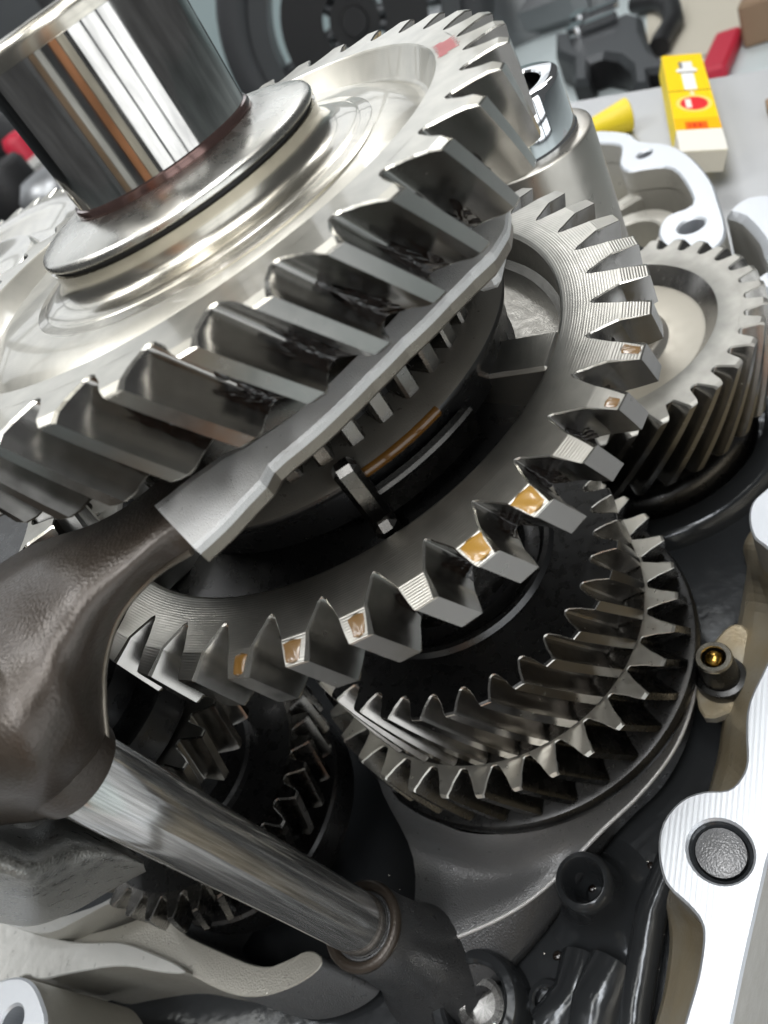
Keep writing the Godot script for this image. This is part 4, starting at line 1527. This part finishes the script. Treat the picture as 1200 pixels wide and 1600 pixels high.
	var bolt := tag(obj("bright_bolt", b, self, Vector3(10.75, y + 0.75, -15.3)), "bright bolt on the black bracket, farther from the bench", "bolt", "bolts on the black bracket") as Node3D
	var second := bolt.duplicate() as Node3D
	second.name = numbered("bright_bolt")
	add_child(second)
	second.position = Vector3(10.3, y + 0.75, -14.8) * U
	second.set_meta("label", "bright bolt on the black bracket, nearer to the bench")
	# second tyre
	b = MB.new()
	b.use("gray_metal")
	var arc := []
	for k in 14:
		var a := deg_to_rad(20.0 + 13.0 * k)
		arc.append(Vector3(13.0 - 3.4 * cos(a), y + 0.6, -24.5 + 3.4 * sin(a)))
	b.tube(arc, 0.75, 14)
	tag(obj("gray_hose", b), "thick grey curved pipe on the floor behind the top gear", "pipe")
	b = MB.new()
	b.plate(plan([9.9, -12.9, 12.6, -16.2, 13.6, -13.0, 12.3, -11.6, 10.9, -11.7]), y + 0.06, y + 0.01, 0.01, "cream", "cream")
	tag(obj("cream_rag", b), "crumpled cream paper lying on the floor beyond the yellow box", "paper")
	b = MB.new()
	b.use("red")
	b.box(Vector3(1.5, 0.3, 0.5), Vector3(10.45, y + 0.16, -11.35), Basis(Vector3.UP, 0.62), 0.06)
	tag(obj("red_case", b), "red box on the floor beyond the bench edge", "box")
	b = MB.new()
	b.use("cardboard")
	b.box(Vector3(1.0, 0.8, 1.6), Vector3(11.75, y + 0.41, -10.9), Basis(Vector3.UP, 0.62), 0.05)
	tag(obj("brown_carton", b), "brown cardboard carton at the far right beside the red box", "carton")

	# trolley with odds and ends at the far left
	t = thing("tool_trolley", "dark tool trolley standing beyond the polished journal", "trolley", Vector3(-1.8, y, -15.5))
	b = MB.new()
	b.use("dark_metal")
	b.box(Vector3(6, 4.2, 8), Vector3(0, 2.55, 0), Basis.IDENTITY, 0.1)
	obj("cabinet", b, t)
	for s in [[-1, -1], [-1, 1], [1, -1], [1, 1]]:
		b = MB.new()
		b.use("rubber")
		b.lathe([Vector2(0, 0.12), Vector2(0.2, 0.12), Vector2(0.22, 0.1), Vector2(0.22, -0.1), Vector2(0.2, -0.12), Vector2(0, -0.12)], 20)
		var w := obj("wheel", b, t, Vector3(s[0] * 2.5, 0.22, s[1] * 3.5))
		w.rotation.x = PI / 2
	for d in 3:
		b = MB.new()
		b.use("gray_metal")
		b.box(Vector3(5.4, 0.12, 0.15), Vector3(0, 1.3 + d * 1.25, 4.05), Basis.IDENTITY, 0.03)
		obj("handle", b, t)
	var top := y + 4.65
	b = MB.new()
	b.use("black")
	b.lathe([Vector2(0, 0.95), Vector2(0.5, 0.95), Vector2(0.56, 0.85), Vector2(0.56, 0.1), Vector2(0.5, 0)], 32)
	tag(obj("black_can", b, self, Vector3(-1.85, top, -13.6)), "black round can on the trolley at the far left", "can")
	b = MB.new()
	b.use("gray_metal")
	b.lathe([Vector2(0, 0.7), Vector2(0.3, 0.68), Vector2(0.5, 0.5), Vector2(0.55, 0.3), Vector2(0.45, 0.05), Vector2(0, 0)], 32, 0, TAU, Vector3.ZERO, 80)
	tag(obj("gray_pot", b, self, Vector3(-1.2, top, -12.1)), "rounded grey metal pot on the trolley behind the polished journal", "pot")
	b = MB.new()
	b.use("red")
	b.lathe([Vector2(0, 1.0), Vector2(0.2, 0.98), Vector2(0.28, 0.85), Vector2(0.28, 0.0), Vector2(0, 0)], 28, 0, TAU, Vector3.ZERO, 60)
	tag(obj("red_bottle", b, self, Vector3(-1.42, top, -16.2)), "small red bottle at the far left behind the polished journal", "bottle")
	b = MB.new()
	b.use("alloy_pale")
	b.box(Vector3(0.9, 0.55, 0.5), Vector3.ZERO, Basis(Vector3.UP, 0.4), 0.1)
	tag(obj("pale_block", b, self, Vector3(-1.4, top + 0.28, -15.2)), "pale metal block on the trolley in front of the red bottle", "block")
	b = MB.new()
	b.use("rubber")
	pr = []
	for k in 17:
		var a := TAU * k / 16.0
		pr.append(Vector2(1.9 - 0.5 * cos(a), 0.5 * sin(a)))
	b.lathe(pr, 48, 0, TAU, Vector3.ZERO, 80)
	var o := tag(obj("spare_tyre", b, self, Vector3(-0.6, top + 2.4, -18.2)), "dark tyre standing on the trolley at the upper left corner", "tyre") as Node3D
	o.basis = Basis(Vector3.UP, 0.4) * Basis(Vector3.RIGHT, PI / 2)


func oil() -> void:
	# black oil standing in the tooth gaps of the two large gears, amber oil on the tooth corners
	var top: Node3D = get_node("helical_gear")
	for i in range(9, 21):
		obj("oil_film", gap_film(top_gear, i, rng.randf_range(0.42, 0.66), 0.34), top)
		var b := MB.new()
		b.use("oil")
		for k in 7:
			var f := rng.randf_range(0.4, 0.95)
			var a := -54.8 + (i + 0.5) * 360.0 / 37.0 - 9.5 * f + rng.randf_range(-2.0, 2.0)
			var o := Vector3(cos(deg_to_rad(a)), 0, sin(deg_to_rad(a)))
			var along := (Vector3.DOWN * 0.2 - Vector3(-o.z, 0, o.x) * 0.118).normalized()
			var s := rng.randf_range(0.3, 0.8)
			b.blob(o * 0.7095 + Vector3(0, lv(lerpf(0.4415, 0.64, f)), 0), Basis(o * 0.006 * s, along * 0.022 * s, o.cross(along).normalized() * 0.012 * s), 10)
		obj("oil_pool", b, top)
	var mid: Node3D = get_node("pocketed_gear")
	var p2 := 360.0 / 39.0
	var ph := 1.5 - 9.23 / 2.0 - 1.2
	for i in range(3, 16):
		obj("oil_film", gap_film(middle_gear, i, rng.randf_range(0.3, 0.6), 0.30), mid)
	var patches := [[6, 0.55, 0.75], [7, 0.6, 0.5], [9, 0.95, 1.0], [10, 0.9, 1.0], [12, 0.62, 0.9], [13, 0.75, 0.9], [14, 0.6, 0.85]]
	for q in patches:
		var b := MB.new()
		b.use("amber" if q[0] in [9, 10] else "amber_dark")
		var n := 8
		var grid := []
		for i in n + 1:
			var row := []
			for k in n + 1:
				var f := float(i) / n
				var s := float(k) / n * 2.0 - 1.0
				var r := lerpf(0.862 - 0.056 * q[2], 0.862, f)
				var hw := lerpf(0.228, 0.135, (r - 0.805) / 0.057) * p2
				var rim: float = sqrt(maxf(0.0, 1.0 - pow(absf(2.0 * f - 1.0), 14.0))) * (1.0 - 0.06 * sin(f * 7.0 + q[0] * 1.7 + (2.0 if s > 0.0 else 0.0)))
				var ww: float = s * hw * q[1] * rim + hw * (1.0 - q[1]) * (0.6 if q[0] % 2 else -0.6)
				var dome := (1.0 - s * s) * sin(PI * clampf(f, 0.0, 1.0))
				var lift: float = 0.0006 + 0.0030 * sqrt(maxf(dome, 0.0)) * (0.8 + 0.4 * sin(5.0 * f + 3.0 * s + q[0]))
				row.append(pol(r, ph + q[0] * p2 + ww, 0.99 + (r - 0.805) * 0.22 - lift))
			grid.append(row)
		for i in n:
			for k in n:
				var nn := []
				for e in [[i, k], [i, k + 1], [i + 1, k + 1], [i + 1, k]]:
					var x0: Vector3 = grid[maxi(e[0] - 1, 0)][e[1]]
					var x1: Vector3 = grid[mini(e[0] + 1, n)][e[1]]
					var z0: Vector3 = grid[e[0]][maxi(e[1] - 1, 0)]
					var z1: Vector3 = grid[e[0]][mini(e[1] + 1, n)]
					var g := (x1 - x0).cross(z1 - z0).normalized()
					nn.append(g if g.y > 0.0 else -g)
				b.quad(grid[i][k], grid[i][k + 1], grid[i + 1][k + 1], grid[i + 1][k], nn[0], nn[1], nn[2], nn[3])
		obj("amber_oil", b, mid)


const WHEEL := [6.56, -1.05, -18.37]
const BRACKET := [10.08, -16.21, 10.22, -15.56, 10.47, -15.03, 10.71, -14.75, 10.94, -14.48, 10.82, -13.94, 10.26, -13.22, 9.66, -12.19, 9.34, -11.36, 9.11, -11.21, 9.04, -11.60, 8.69, -11.12, 8.54, -11.43, 9.08, -12.18, 9.36, -12.93, 9.41, -13.53, 9.24, -13.74, 8.59, -12.90, 8.46, -13.27, 9.16, -14.28, 9.38, -15.22]
const ARM := [12.08, -15.92, 12.16, -15.14, 11.90, -14.44, 11.35, -13.73, 10.79, -13.39, 10.47, -13.13]
